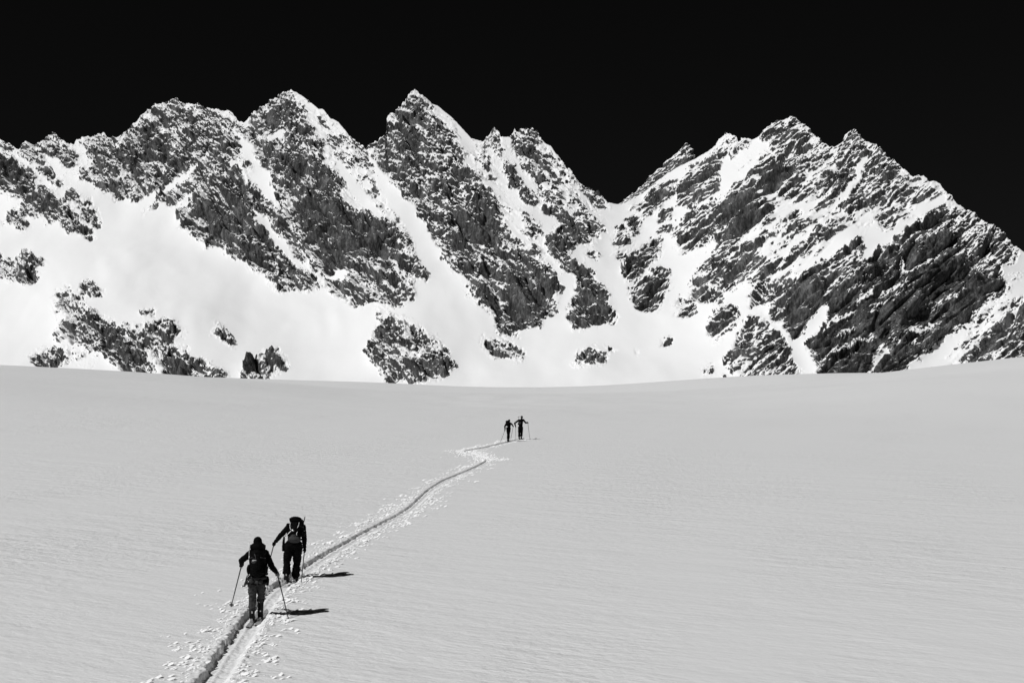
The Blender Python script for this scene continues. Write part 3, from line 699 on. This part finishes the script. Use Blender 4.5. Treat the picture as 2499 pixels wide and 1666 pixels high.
class Skier: pass
def build_skier(key, zoom, foot, J, label, root_group, trousers, height_scale=1.0, vox=.0075, gloves=(None, None), hat='hat', poles=None, wide=1.0):
    ox, oy, zs = zoom
    full = lambda x, y: (ox + x / zs, oy + y / zs)
    fx, fy = full(*foot); D0 = floorD(fy)
    base = at(fx, fy, D0); base.z = surf(base.x, base.y)
    # real ground may differ a little from the ideal plane: shift all joints with it
    dz = base.z - at(fx, fy, D0).z
    s = Skier(); s.base = base; s.D0 = D0; s.dz = dz
    def P(x, y, f):
        X_, Y_ = full(x, y); p = at(X_, Y_, D0 + f); p.z += dz; return p - base
    s.P = P
    s.full = full
    root = thing('person', base, label, 'person', root_group); s.root = root
    j = {k_: P(*v) for k_, v in J.items()}; s.j = j
    # put feet on the snow
    for sd in 'LR':
        a = j['an' + sd]; gzv = surf(base.x + a.x, base.y + a.y + .08) - base.z
        s.__dict__['sole' + sd] = gzv
    up = Vector((0, 0, 1))
    fwd = Vector((float(track_x(base.y + 1) - track_x(base.y - .2)) / 1.2, 1, 0)).normalized(); s.fwd = fwd
    side = fwd.cross(up)                     # to the right
    s.side = side
    ht = height_scale
    hd = j['head']; nk = j['neck']; ch = j['chest']; pe = j['pelvis']
    # ---------------- poles first (they fix the hands)
    hands = {}
    s.pole_obj = []
    for sd in 'LR':
        G = j['ha' + sd]; tip = poles[sd]
        if len(tip) == 2:                    # planted in the snow
            X_, Y_ = full(*tip); q = at(X_, Y_, floorD(Y_, HS)); q.z = surf(q.x, q.y) - .11; tp = q - base
        else: tp = P(*tip)
        ax = (tp - G).normalized(); hands[sd] = (G, ax, tp)
    # ---------------- body
    B = Solid()
    def torso(S, g, lowcut=False):
        sh = (j['shL'] + j['shR']) / 2
        shw = (j['shR'] - j['shL']).length / 2
        axis = (sh - pe).normalized()
        rot = Matrix((side, axis.cross(side) * -1, axis)).transposed().to_4x4()
        wst = pe.lerp(sh, .38)
        S.ball(pe + up * .02, (.150 + g, .115 + g, .13 + g), rot)
        S.ball(wst, (.132 + g, .105 + g, .16 + g), rot)
        S.ball(pe.lerp(sh, .68), (.150 + g, .118 + g, .20 + g), rot)
        S.ball(sh - axis * .03, (shw * .86 + g, .088 + g, .075 + g), rot)
    torso(B, 0)
    B.limb([nk - up * .05, nk, hd - up * .05], [.062, .055, .055])
    hr = Matrix.Rotation(-.12, 4, 'X')
    B.ball(hd + up * .02, (.074, .092, .098), hr); B.ball(hd + fwd * .03 - up * .05, (.054, .06, .06))
    B.limb([hd + fwd * .088 + up * .015, hd + fwd * .112 - up * .022], [.010, .017])            # nose
    B.limb([hd + fwd * .082 - side * .03 + up * .032, hd + fwd * .09 + up * .030, hd + fwd * .082 + side * .03 + up * .032], [.012, .012, .012])   # brow
    B.limb([hd + fwd * .084 - side * .018 - up * .058, hd + fwd * .093 - up * .056, hd + fwd * .084 + side * .018 - up * .058], [.008, .011, .008])   # lips
    for q in (-1, 1):
        B.ball(hd + side * q * .076 - fwd * .005, (.010, .020, .030)); B.ball(hd + fwd * .082 + side * q * .030 + up * .014, (.014, .010, .011))
    wr = {}
    for sd in 'LR':
        G, ax, tp = hands[sd]; el = j['el' + sd]
        wr[sd] = hand(B, G, ax, (el - G), 0, 1 if sd == 'L' else -1)
        B.limb([j['sh' + sd], el, wr[sd]], [.052, .041, .026])
        hip, kn, an = j['hip' + sd], j['kn' + sd], j['an' + sd]
        B.limb([hip, kn, an], [.085, .056, .042])
        sole = s.__dict__['sole' + sd]
        an2 = Vector((an.x, an.y, max(an.z, sole + .10)))
        B.limb([an2, Vector((an.x, an.y, sole + .07)) + fwd * .16], [.042, .035])
    body = B.make('body', M_skin, root, vox, 3)
    # ---------------- clothes
    T = Solid()
    axis = ((j['shL'] + j['shR']) / 2 - pe).normalized(); rot = Matrix((side, axis.cross(side) * -1, axis)).transposed().to_4x4()
    T.ball(pe + up * .0, (.180 * wide, .150, .135), rot)
    for sd in 'LR':
        hip, kn, an = j['hip' + sd], j['kn' + sd], j['an' + sd]
        mid = hip.lerp(kn, .5)
        cuff = kn.lerp(an, J.get('cuff' + sd, (.62,))[0] if False else s_cuff.get((key, sd), .62))
        T.limb([hip + up * .02, mid, kn, kn.lerp(cuff, .5), cuff], [.114 * wide, .104 * wide, .080 * wide, .079 * wide, .090 * wide])
    s.trousers = T.make('trousers', trousers, root, vox, 5, fold=.015, fscale=7, seed=3 + len(key))
    Jk = Solid(); torso(Jk, .028)
    Jk.limb([nk - up * .05, nk + up * .01], [.080, .072])
    for sd in 'LR':
        el = j['el' + sd]; w_ = wr[sd]; sh = j['sh' + sd]
        Jk.limb([sh, sh.lerp(el, .5), el, el.lerp(w_, .5), w_.lerp(el, .06)], [.074, .066, .060, .054, .044])
    Jk.make('jacket', M_jacket, root, vox, 4, fold=.009, fscale=10, seed=11)
    for sd, gm in zip('LR', gloves):
        if gm is None: continue
        G, ax, tp = hands[sd]; Gs = Solid(); w_ = hand(Gs, G, ax, (j['el' + sd] - G), .0035, 1 if sd == 'L' else -1)
        Gs.limb([w_, w_.lerp(j['el' + sd], .22)], [.034, .043])
        Gs.make('glove', gm, root, .0055, 2)
    # ---------------- head wear
    Hh = Solid()
    if hat == 'hat':
        Hh.limb([hd - up * .02, hd + up * .075], [.100, .090]); Hh.ball(hd + up * .085, (.086, .092, .058), hr); Hh.ball(hd + up * .01, (.094, .108, .035), hr)
        Hh.make('hat', M_jacket, root, vox, 3, fold=.004, fscale=18)
        Hr = Solid(); Hr.ball(hd - fwd * .02 - up * .05, (.078, .082, .085)); Hr.make('hair', M_hair, root, vox, 2, fold=.006, fscale=30)
    elif hat == 'hood':
        Hh.ball(hd + up * .02, (.100, .118, .120), hr); Hh.limb([hd - up * .04, nk], [.10, .11])
        Hh.make('hood', M_jacket, root, vox, 3, fold=.006, fscale=14)
    else:
        Hh.ball(hd + up * .045, (.083, .100, .080), hr); Hh.ball(hd + up * .0 - fwd * .01, (.086, .098, .04), hr)
        Hh.make('hat', M_jacket, root, vox, 3)
        Hr = Solid(); Hr.ball(hd - fwd * .03 - up * .05, (.072, .07, .075)); Hr.make('hair', M_hair, root, vox, 2, fold=.005, fscale=30)
    # ---------------- boots
    for sd in 'LR':
        kn, an = j['kn' + sd], j['an' + sd]; sole = s.__dict__['sole' + sd] + .035
        heel = Vector((an.x, an.y, sole)); top = an.lerp(kn, s_boot.get((key, sd), .55)); anx = Vector((an.x, an.y, sole + .12))
        Bt = Solid(); Bt.limb([top, anx.lerp(top, .4), anx], [.066, .061, .060])
        Bt.limb([anx, heel + up * .06, heel + up * .055 + fwd * .12, heel + up * .045 + fwd * .20], [.058, .056, .052, .044])
        Bt.limb([heel + up * .02 - fwd * .03, heel + up * .015 + fwd * .12, heel + up * .015 + fwd * .22], [.036, .040, .036])
        bo = Bt.make('boot', M_boot, root, vox, 2)
        for h_ in (.10, .17, .24):
            c_ = heel + up * h_; Bk = Solid()
            Bk.box(c_ + side * .064 * (1 if sd == 'R' else -1) - fwd * .01, (.016, .034, .016)).limb([c_ + side * .064 * (1 if sd == 'R' else -1) + fwd * .01, c_ + side * .05 * (1 if sd == 'R' else -1) + fwd * .055], [.004, .004], 6); Bk.make('buckle', M_metal, bo)
        Solid().box(anx + up * .05 - fwd * .067 + side * .008, (.030, .012, .045)).make('walk_lever', M_metal, bo, bevel=.003)
        Solid().box(top - up * .035 - fwd * .060 - side * .012, (.034, .014, .016)).make('cuff_clip', M_metal, bo, bevel=.003)
    # ---------------- poles as things of their own
    thick = 1.5 if vox > .01 else 1.35
    for sd in 'LR':
        G, ax, tp = hands[sd]; word = {'L': 'left', 'R': 'right'}[sd]
        pr = thing('ski_pole', base + tp, poles['label' + sd], 'ski pole', 'ski poles')
        G2 = G - tp; u = G2.normalized(); topp = G2 + u * .05
        so = Solid().limb([Vector((0, 0, 0)) + u * .03, G2 * .5, G2], [.0065 * thick, .0085 * thick, .0095 * thick], 10); so.make('shaft', M_shaft, pr)
        Solid().limb([G2 - u * .09, G2 + u * .05, G2 + u * .062], [.013, .015, .020], 12).make('grip', M_dark, pr)
        bs = Solid(); rq = u.to_track_quat('Z', 'Y').to_matrix().to_4x4()
        bs.torus(u * .085, .042, .006, rq, 1, 16, 6)
        for a_ in range(4): bs.box(u * .085, (.084, .009, .006), rq @ Matrix.Rotation(a_ * math.pi / 4, 4, 'Z'))
        bs.make('basket', M_dark, pr)
        Solid().limb([Vector((0, 0, 0)), u * .035], [.002, .0055], 8).make('pole_tip', M_metal, pr)
        st = Solid(); st.strip([topp, topp - side * .03 - up * .05 - fwd * .02, topp - up * .12 - fwd * .03, topp + side * .025 - up * .05 - fwd * .02, topp], .018, .003, fwd); st.make('wrist_strap', M_dark, pr)
    # ---------------- skis
    yaw = math.atan2(-fwd.x, fwd.y)
    for sd in 'LR':
        an = j['an' + sd]; word = {'L': 'left', 'R': 'right'}[sd]
        w_x = an.x + base.x; y_ = an.y + base.y + .1
        zt = max(surf(w_x, y_ + t_) for t_ in (-.6, -.3, 0, .3, .6)) if False else s.__dict__['sole' + sd] + base.z
        kroot = thing('ski', (w_x, y_, zt + .012), poles['ski' + sd], 'ski', 'skis')
        slope = .07; kroot.rotation_euler = (math.atan(slope), 0, yaw)
        bm = bmesh.new(); rows = []
        for i in range(33):
            t_ = -0.80 + 1.75 * i / 32; u_ = i / 32
            hw = .042 + .014 * (2 * u_ - 1) ** 2; hw *= min(1, math.sqrt(max(0, (1.0 - u_)) / .06) + .02) if u_ > .94 else 1
            zz = .06 * max(0, (u_ - .84) / .16) ** 2 + .012 * max(0, (.06 - u_) / .06) ** 2
            th = .006 + .006 * math.sin(math.pi * u_)
            rows.append([bm.verts.new((sx * hw, t_, zz + q)) for sx, q in ((-1, 0), (1, 0), (1, th), (-1, th))])
        for i in range(32):
            for q in range(4): bm.faces.new((rows[i][q], rows[i][(q + 1) % 4], rows[i + 1][(q + 1) % 4], rows[i + 1][q]))
        bm.faces.new(rows[0][::-1]); bm.faces.new(rows[-1]); bmesh.ops.recalc_face_normals(bm, faces=bm.faces)
        me = bpy.data.meshes.new('ski_body'); bm.to_mesh(me); bm.free(); link('ski_body', me, M_skitop, kroot)
        bd = Solid(); bd.box((0, .13, .026), (.075, .06, .03)).box((-.034, .13, .045), (.014, .035, .04)).box((.034, .13, .045), (.014, .035, .04)); bd.make('binding_toe', M_metal, kroot, bevel=.004)
        bd = Solid(); bd.box((0, -.20, .026), (.07, .08, .03)); bd.box((0, -.19, .058), (.045, .045, .04)).box((0, -.26, .02), (.05, .06, .012)); bd.make('binding_heel', M_metal, kroot, bevel=.004)
        Solid().box((0, -.802, .012), (.06, .022, .022)).make('tail_clip', M_dark, kroot, bevel=.003)
        Solid().box((0, .02, -.0025), (.078, 1.5, .003)).make('climbing_skin', M_packgrey, kroot)
    return s
s_cuff = {('near', 'L'): .62, ('near', 'R'): .14, ('second', 'L'): .66, ('second', 'R'): .85}
s_boot = {('near', 'L'): .55, ('near', 'R'): .82, ('second', 'L'): .5, ('second', 'R'): .3}

def rbox(S, c, size, rot=None): return S.box(c, size, rot)

def build_pack(s, label, P_, w, h, depth, tilt, parts, vox=.009):
    """pack against the back: P_ is its middle in local coordinates of the person"""
    root = thing('backpack', s.base + P_, label, 'backpack', 'backpacks')
    R_ = Matrix.Rotation(math.atan2(-s.fwd.x, s.fwd.y), 4, 'Z') @ Matrix.Rotation(-tilt, 4, 'X')
    root.rotation_euler = R_.to_euler()
    S = Solid()
    S.ball((0, 0, -h * .28), (w * .47, depth * .55, h * .27)); S.ball((0, 0, 0), (w * .5, depth * .55, h * .34)); S.ball((0, .01, h * .22), (w * .49, depth * .54, h * .25)); S.box((0, .02, h * .24), (w * .80, depth * .85, h * .34))
    S.box((0, .02, -.02), (w * .82, depth * .8, h * .78))
    S.make('main_compartment', M_pack, root, vox, 6, fold=.008, fscale=12, seed=21)
    L = Solid(); L.ball((0, -.01, h * .43), (w * .45, depth * .60, h * .13)); L.box((0, .0, h * .42), (w * .84, depth * .98, h * .13))
    L.make('lid', parts.get('lid', M_pack), root, vox, 6, fold=.006, fscale=14, seed=22)
    Pk = Solid(); Pk.ball((0, -depth * .55, -h * .12), (w * .30, depth * .16, h * .22)); Pk.box((0, -depth * .5, -h * .12), (w * .5, depth * .16, h * .34))
    Pk.make('front_pocket', parts.get('pocket', M_pack), root, vox, 4, fold=.006, fscale=16, seed=23)
    for q in (-1, 1):
        s1 = Solid(); s1.ball((q * w * .5, 0, -h * .30), (w * .12, depth * .36, h * .16)); s1.make('side_pocket', parts.get('side', M_pack), root, vox, 3, fold=.004, fscale=18, seed=25)
        st = Solid(); yb = depth * .52
        st.strip([(q * w * .22, yb - .03, h * .30), (q * w * .26, yb + .05, h * .36), (q * w * .30, yb + .14, h * .33), (q * w * .33, yb + .23, h * .15), (q * w * .38, yb + .20, -h * .08), (q * w * .45, yb + .06, -h * .25)], .055, .012)
        st.make('shoulder_strap', M_pack, root)
        hb = Solid(); hb.strip([(q * w * .3, yb, -h * .42), (q * w * .50, yb + .06, -h * .43), (q * w * .52, yb + .18, -h * .44), (q * w * .25, yb + .29, -h * .45), (0, yb + .31, -h * .45)], .045, .010, Vector((0, 0, 1))); hb.make('hip_belt', M_pack, root)
        cs = Solid(); yy = -depth * .56
        cs.strip([(q * w * .48, 0, h * .05), (q * w * .40, yy * .8, h * .06), (q * w * .2, yy - .012, h * .07)], .016, .004, Vector((0, 0, 1))); cs.make('compression_strap', M_dark, root)
    return root

# ================================================================== the skiers
ZA = (550, 1290, 6.03); ZB = (640, 1240, 7.467); ZC = (1200, 1000, 17.42)
A = build_skier('near', ZA, (425, 1378), dict(
    head=(476,225,.10), neck=(478,300,.08), shL=(378,352,.06), shR=(588,348,.06), elL=(238,462,.12), haL=(240,525,.36), elR=(688,560,.10), haR=(768,668,.26),
    chest=(478,430,.05), pelvis=(470,742,.02), hipL=(402,775,.02), hipR=(532,775,.04), knL=(398,1010,.12), knR=(522,1000,.22), anL=(392,1270,.02), anR=(514,1250,.26)),
    'person in charcoal grey trousers and dark hat, nearest of the four ski tourers', 'ski tourers', M_trouser_grey,
    gloves=(M_jacket, M_glove_grey), hat='hat', wide=.87,
    poles=dict(L=(80,1155,.95), R=(950,1303), labelL='thin dark ski pole lifted off the snow left of the nearest ski tourer', labelR='dark ski pole planted right of the nearest ski tourer, below the grey glove',
               skiL='ski under the left boot of the ski tourer in grey trousers', skiR='ski under the right boot of the ski tourer in grey trousers'))
pkA = build_pack(A, 'tall black pack with a short white strip, worn by the ski tourer in grey trousers', A.P(474, 452, -.16), .35, .64, .24, .08, dict(pocket=M_pack), .009)
pf = Solid(); pf.ball((-.045, -.158, -.03), (.065, .018, .055)); pf.make('pocket_flap', M_packgrey, pkA, .008, 3, fold=.004)
Solid().strip([(-.085,-.181,-.018),(-.045,-.186,-.016),(-.005,-.181,-.012)], .013, .004, Vector((0,0,1))).make('reflective_strip', M_white, pkA)
Solid().strip([(-.05,-.15,.12),(-.02,-.165,.06),(-.015,-.168,.0)], .02, .004).make('lid_strap', M_packgrey, pkA)
# grey stuff pouch and harness at the hips
h1 = thing('climbing_harness', A.base + A.P(470, 745, .02), 'black climbing harness with grey pouches round the hips of the nearest ski tourer', 'harness')
Sx = Solid(); n_ = 24
pts = [Vector((math.cos(a) * .205, math.sin(a) * .175, .045)) for a in [2 * math.pi * i / n_ for i in range(n_ + 1)]]
Sx.strip(pts, .06, .014, Vector((0, 0, 1))); Sx.make('waist_belt', M_dark, h1)
for q in (-1, 1):
    Sx = Solid(); pts = [Vector((q * .085 + math.cos(a) * .135, math.sin(a) * .14, -.09 + .03 * math.cos(a) * q)) for a in [2 * math.pi * i / n_ for i in range(n_ + 1)]]
    Sx.strip(pts, .05, .012, Vector((0, 0, 1))); Sx.make('leg_loop', M_dark, h1)
for qx, r in ((-.10, .048), (.03, .042), (.105, .036)):
    Sx = Solid(); Sx.ball((qx, -.17, -.01 if qx < 0 else -.03), (r, .03, .05)); Sx.make('pouch', M_packgrey, h1, .007, 3, fold=.004, fscale=20)
# long pale rod on the side of the pack (probe) and the rack hanging from it
pr = thing('snow_probe', A.base + A.P(352, 600, -.15), 'long thin pale rod standing upright on the left side of the nearest pack', 'probe')
a0 = A.P(352, 180, -.12) - A.P(352, 600, -.15)
Solid().limb([Vector((-.006, 0, -.02)), a0 * .5, a0], [.0125, .0105, .004], 10).make('rod', M_white, pr)
Solid().limb([Vector((-.006, 0, -.03)), Vector((-.004, 0, .03))], [.017, .017], 10).make('cap', M_dark, pr)
gear = thing('carabiner_rack', A.base + A.P(330, 600, -.14), 'bright carabiners and dark slings hanging at the left hip of the nearest tourer', 'climbing gear')
rng = random.Random(4)
for i, (gx, gy) in enumerate([(338,580),(322,600),(345,640),(328,655),(342,690),(325,700),(335,740),(330,770)]):
    o_ = A.P(gx, gy, -.15) - A.P(330, 600, -.14)
    Solid().torus(o_, .021, .0045, Matrix.Rotation(rng.uniform(0, 3), 4, 'Z') @ Matrix.Rotation(1.4, 4, 'X'), .65, 16, 6).make('carabiner', M_metal if i % 2 else M_dark, gear)
for (x1, y1, x2, y2) in ((320,570,350,640),(315,690,275,830),(322,680,300,820),(345,620,325,800)):
    o1 = A.P(x1, y1, -.14) - A.P(330, 600, -.14); o2 = A.P(x2, y2, -.14) - A.P(330, 600, -.14)
    Solid().limb([o1, (o1 + o2) / 2 + Vector((.006, 0, 0)), o2], [.009, .012, .014], 8).make('sling', M_dark, gear)
tool = Solid(); b2 = A.P(272, 835, -.14) - A.P(330, 600, -.14); tool.box(b2, (.065, .02, .022), Matrix.Rotation(.2, 4, 'Y')); tool.limb([b2 + Vector((-.02, 0, 0)), b2 + Vector((-.03, 0, -.02))], [.008, .006], 8); tool.make('hanging_tool', M_dark, gear)
hp = thing('thigh_bag', A.base + A.P(615, 760, 0), 'small black bag at the right hip of the nearest ski tourer', 'bag')
Sx = Solid(); Sx.ball((0, .03, 0), (.036, .07, .10)); Sx.box((0, .03, -.01), (.045, .10, .16)); Sx.make('bag_body', M_pack, hp, .007, 3, fold=.004)
Solid().strip([(0, 0, -.08), (.006, -.02, -.12), (.012, -.02, -.17)], .012, .003).make('strap', M_dark, hp)

Bk = build_skier('second', ZB, (520, 1362), dict(
    head=(612,262,.40), neck=(610,330,.28), shL=(470,362,.16), shR=(740,345,.16), elL=(335,500,.20), haL=(212,655,.32), elR=(768,560,.12), haR=(768,775,.20),
    chest=(610,430,.14), pelvis=(570,660,0), hipL=(498,700,0), hipR=(640,700,.02), knL=(450,960,.12), knR=(632,980,.18), anL=(440,1265,.0), anR=(604,1250,.22)),
    'person in black trousers bent under a large pack, second nearest ski tourer', 'ski tourers', M_trouser_dark,
    gloves=(M_jacket, M_jacket), hat='hood', wide=1.12,
    poles=dict(L=(40,1240), R=(703,1345), labelL='ski pole of the tourer with the white corded pack, seen behind the nearest tourer', labelR='ski pole planted upright at the start of the upper long shadow',
               skiL='ski under the left boot of the ski tourer in black trousers', skiR='ski under the right boot of the ski tourer in black trousers'))
pkB = build_pack(Bk, 'large black pack with white cord loops and grey base on the second tourer', Bk.P(622, 372, -.05), .37, .43, .27, .22, dict(), .009)
Sx = Solid(); Sx.ball((-.03, -.02, -.275), (.165, .13, .085)); Sx.ball((-.035, -.01, -.20), (.11, .13, .07)); Sx.make('grey_base', M_packgrey, pkB, .009, 5, fold=.006, fscale=12)
Sx = Solid(); Sx.limb([(-.115,-.165,.12),(-.128,-.175,.06),(-.125,-.178,.0),(-.105,-.182,-.05),(-.07,-.185,-.075)], [.0055,.007,.008,.0075,.006], 8); Sx.make('cord', M_white, pkB)
Sx = Solid(); Sx.limb([(.095,-.165,.12),(.09,-.175,.06),(.075,-.18,.01),(.055,-.18,-.02)], [.005,.006,.0065,.005], 8); Sx.make('cord', M_white, pkB)
Sx = Solid(); Sx.ball((-.045,-.185,-.08), (.036,.022,.026)); Sx.make('metal_disc', M_metal, pkB, .006, 2)
Sx = Solid(); Sx.strip([(-.09,-.18,-.09),(-.15,-.15,-.14),(-.20,-.11,-.19),(-.235,-.05,-.215)], .022, .005, Vector((.4,0,1))); Sx.make('webbing', M_white, pkB)
Sx = Solid(); Sx.limb([(.07,-.165,-.10),(.045,-.16,-.15),(.05,-.15,-.19)], [.006,.008,.006], 8); Sx.make('cord', M_white, pkB)
Sx = Solid(); Sx.ball((-.03,-.02,.222), (.15,.15,.06)); Sx.make('rolled_jacket', M_pack, pkB, .009, 4, fold=.012, fscale=12, seed=31)
Sx = Solid(); Sx.ball((-.215,.02,.085), (.05,.06,.05)); Sx.box((-.185,.03,.085), (.09,.06,.06)); Sx.make('side_pouch', M_pack, pkB, .008, 2)
ia = thing('ice_axe', Bk.base + Bk.P(745, 300, -.06), 'dark ice axe shaft sticking up from the pack of the second ski tourer', 'ice axe')
t1 = Bk.P(778, 165, -.04) - Bk.P(745, 300, -.06); t0 = Bk.P(730, 430, -.1) - Bk.P(745, 300, -.06)
Solid().limb([t0, Vector((0, 0, 0)), t1], [.011, .012, .011], 10).make('shaft', M_dark, ia)
Solid().limb([t0 - Vector((.07, 0, .0)), t0, t0 + Vector((.05, 0, .02))], [.005, .011, .008], 8).make('axe_head', M_metal, ia)
Solid().limb([t1, t1 + Vector((.003, 0, .03))], [.010, .003], 8).make('spike', M_metal, ia)
sl = thing('stuff_sack', Bk.base + Bk.P(385, 560, 0), 'long narrow black sack hanging at the left hip of the second ski tourer', 'bag')
v0 = Bk.P(395, 540, 0) - Bk.P(385, 560, 0); v1 = Bk.P(380, 770, -.01) - Bk.P(385, 560, 0)
Solid().limb([v0, v0.lerp(v1, .35), v0.lerp(v1, .8), v1], [.026, .031, .036, .027]).make('sack', M_pack, sl, .007, 3, fold=.004)
Solid().strip([v0 + Vector((.04, .05, .06)), v0], .014, .004).make('strap', M_dark, sl)
Solid().strip([(-.012, -.1, .0), (.012, -.1, .008)], .008, .002, Vector((0,0,1))).make('label_tab', M_white, sl).location = Bk.P(672, 815, -.03) - Bk.P(385, 560, 0) if False else (0, .06, 0)

Cc = build_skier('third', ZC, (700, 1384), dict(
    head=(742,468,.12), neck=(732,545,.08), shL=(640,560,.05), shR=(785,560,.05), elL=(560,690,.0), haL=(560,865,.16), elR=(848,596,.14), haR=(914,690,.40),
    chest=(700,600,.05), pelvis=(712,800,0), hipL=(676,815,0), hipR=(750,815,.02), knL=(692,1030,.10), knR=(732,1015,.18), anL=(682,1285,-.02), anR=(718,1270,.12)),
    'small dark figure with a tall pack, left of the two distant ski tourers', 'ski tourers', M_trouser_dark, vox=.012,
    gloves=(M_jacket, M_jacket), hat='beanie', wide=.9,
    poles=dict(L=(348,1322), R=(786,1268), labelL='slanting ski pole farthest left of the distant pair', labelR='ski pole on the inner side of the left distant ski tourer',
               skiL='ski under the left boot of the left distant ski tourer', skiR='ski under the right boot of the left distant ski tourer'))
pkC = build_pack(Cc, 'dark upright pack with a white patch, on the left of the two distant ski tourers', Cc.P(660, 585, -.14), .26, .44, .22, .08, dict(), .012)
Sx = Solid(); Sx.ball((-.03,-.10,-.22), (.07,.05,.035)); Sx.ball((.01,-.11,-.235), (.05,.04,.03)); Sx.make('white_bundle', M_white, pkC, .01, 2)
Dd = build_skier('fourth', ZC, (1215, 1292), dict(
    head=(1282,350,.08), neck=(1275,425,.06), shL=(1150,468,.03), shR=(1345,460,.03), elL=(975,605,.04), haL=(1022,755,.26), elR=(1452,592,.08), haR=(1538,590,.30),
    chest=(1230,540,.03), pelvis=(1225,780,0), hipL=(1180,795,0), hipR=(1270,795,.03), knL=(1172,1020,.06), knR=(1272,1035,.22), anL=(1168,1205,-.06), anR=(1258,1180,.28)),
    'small dark figure with both arms held out, right of the two distant ski tourers', 'ski tourers', M_trouser_dark, vox=.012,
    gloves=(M_jacket, M_jacket), hat='beanie', wide=1.05,
    poles=dict(L=(1026,1290), R=(1627,1215), labelL='upright ski pole between the two distant ski tourers', labelR='ski pole farthest right of the distant pair',
               skiL='ski under the left boot of the right distant ski tourer', skiR='ski under the right boot of the right distant ski tourer'))
pkD = build_pack(Dd, 'low dark grey pack on the right of the two distant ski tourers', Dd.P(1205, 570, -.12), .30, .40, .16, .05, dict(pocket=M_packgrey), .012)
Solid().strip([(.16,.05,-.2),(.20,.03,-.3),(.215,.03,-.46)], .012, .004).make('loose_strap', M_dark, pkD)
ib = thing('ice_axe', Dd.base + Dd.P(1150, 420, -.2), 'tiny ice axe whose head points left beside the head of the right distant tourer', 'ice axe')
q0 = Dd.P(1150, 420, -.2)
Solid().limb([Dd.P(1180, 620, -.22) - q0, Vector((0, 0, 0)), Dd.P(1140, 335, -.2) - q0], [.010, .010, .010], 8).make('shaft', M_packgrey, ib)
Solid().limb([Dd.P(1098, 340, -.2) - q0, Dd.P(1140, 326, -.2) - q0, Dd.P(1200, 322, -.2) - q0, Dd.P(1238, 318, -.2) - q0], [.006, .013, .013, .016], 8).make('axe_head', M_dark, ib)

# ------------------------------------------------------------------ light
SUN_EL = math.radians(42.5)
sd = Vector((-.765 * math.cos(SUN_EL), -.645 * math.cos(SUN_EL), math.sin(SUN_EL))).normalized()
sun = bpy.data.lights.new('sun', 'SUN'); so = bpy.data.objects.new('sun', sun); C.objects.link(so)
sun.energy = 3.12; sun.angle = math.radians(.53); sun.color = (1, 1, 1)
so.rotation_euler = sd.to_track_quat('Z', 'Y').to_euler()
w = bpy.data.worlds.new('World'); sc.world = w; w.use_nodes = True
nt = w.node_tree; bg = nt.nodes['Background']
st = nt.nodes.new('ShaderNodeTexSky'); st.sky_type = 'NISHITA'; st.sun_disc = False
st.sun_elevation = SUN_EL; st.sun_rotation = math.atan2(sd.x, sd.y)
st.altitude = 3500; st.air_density = .035; st.dust_density = 1.2; st.ozone_density = 1.0
sep = nt.nodes.new('ShaderNodeSeparateColor'); nt.links.new(st.outputs[0], sep.inputs[0])
# black-and-white film behind a deep red filter: only the red light of the sky counts
nt.links.new(sep.outputs[0], bg.inputs['Color']); bg.inputs['Strength'].default_value = .06

sc.view_settings.view_transform = 'Standard'; sc.view_settings.look = 'None'; sc.view_settings.exposure = 0; sc.view_settings.gamma = 1
sc.render.resolution_x = 1024; sc.render.resolution_y = 682
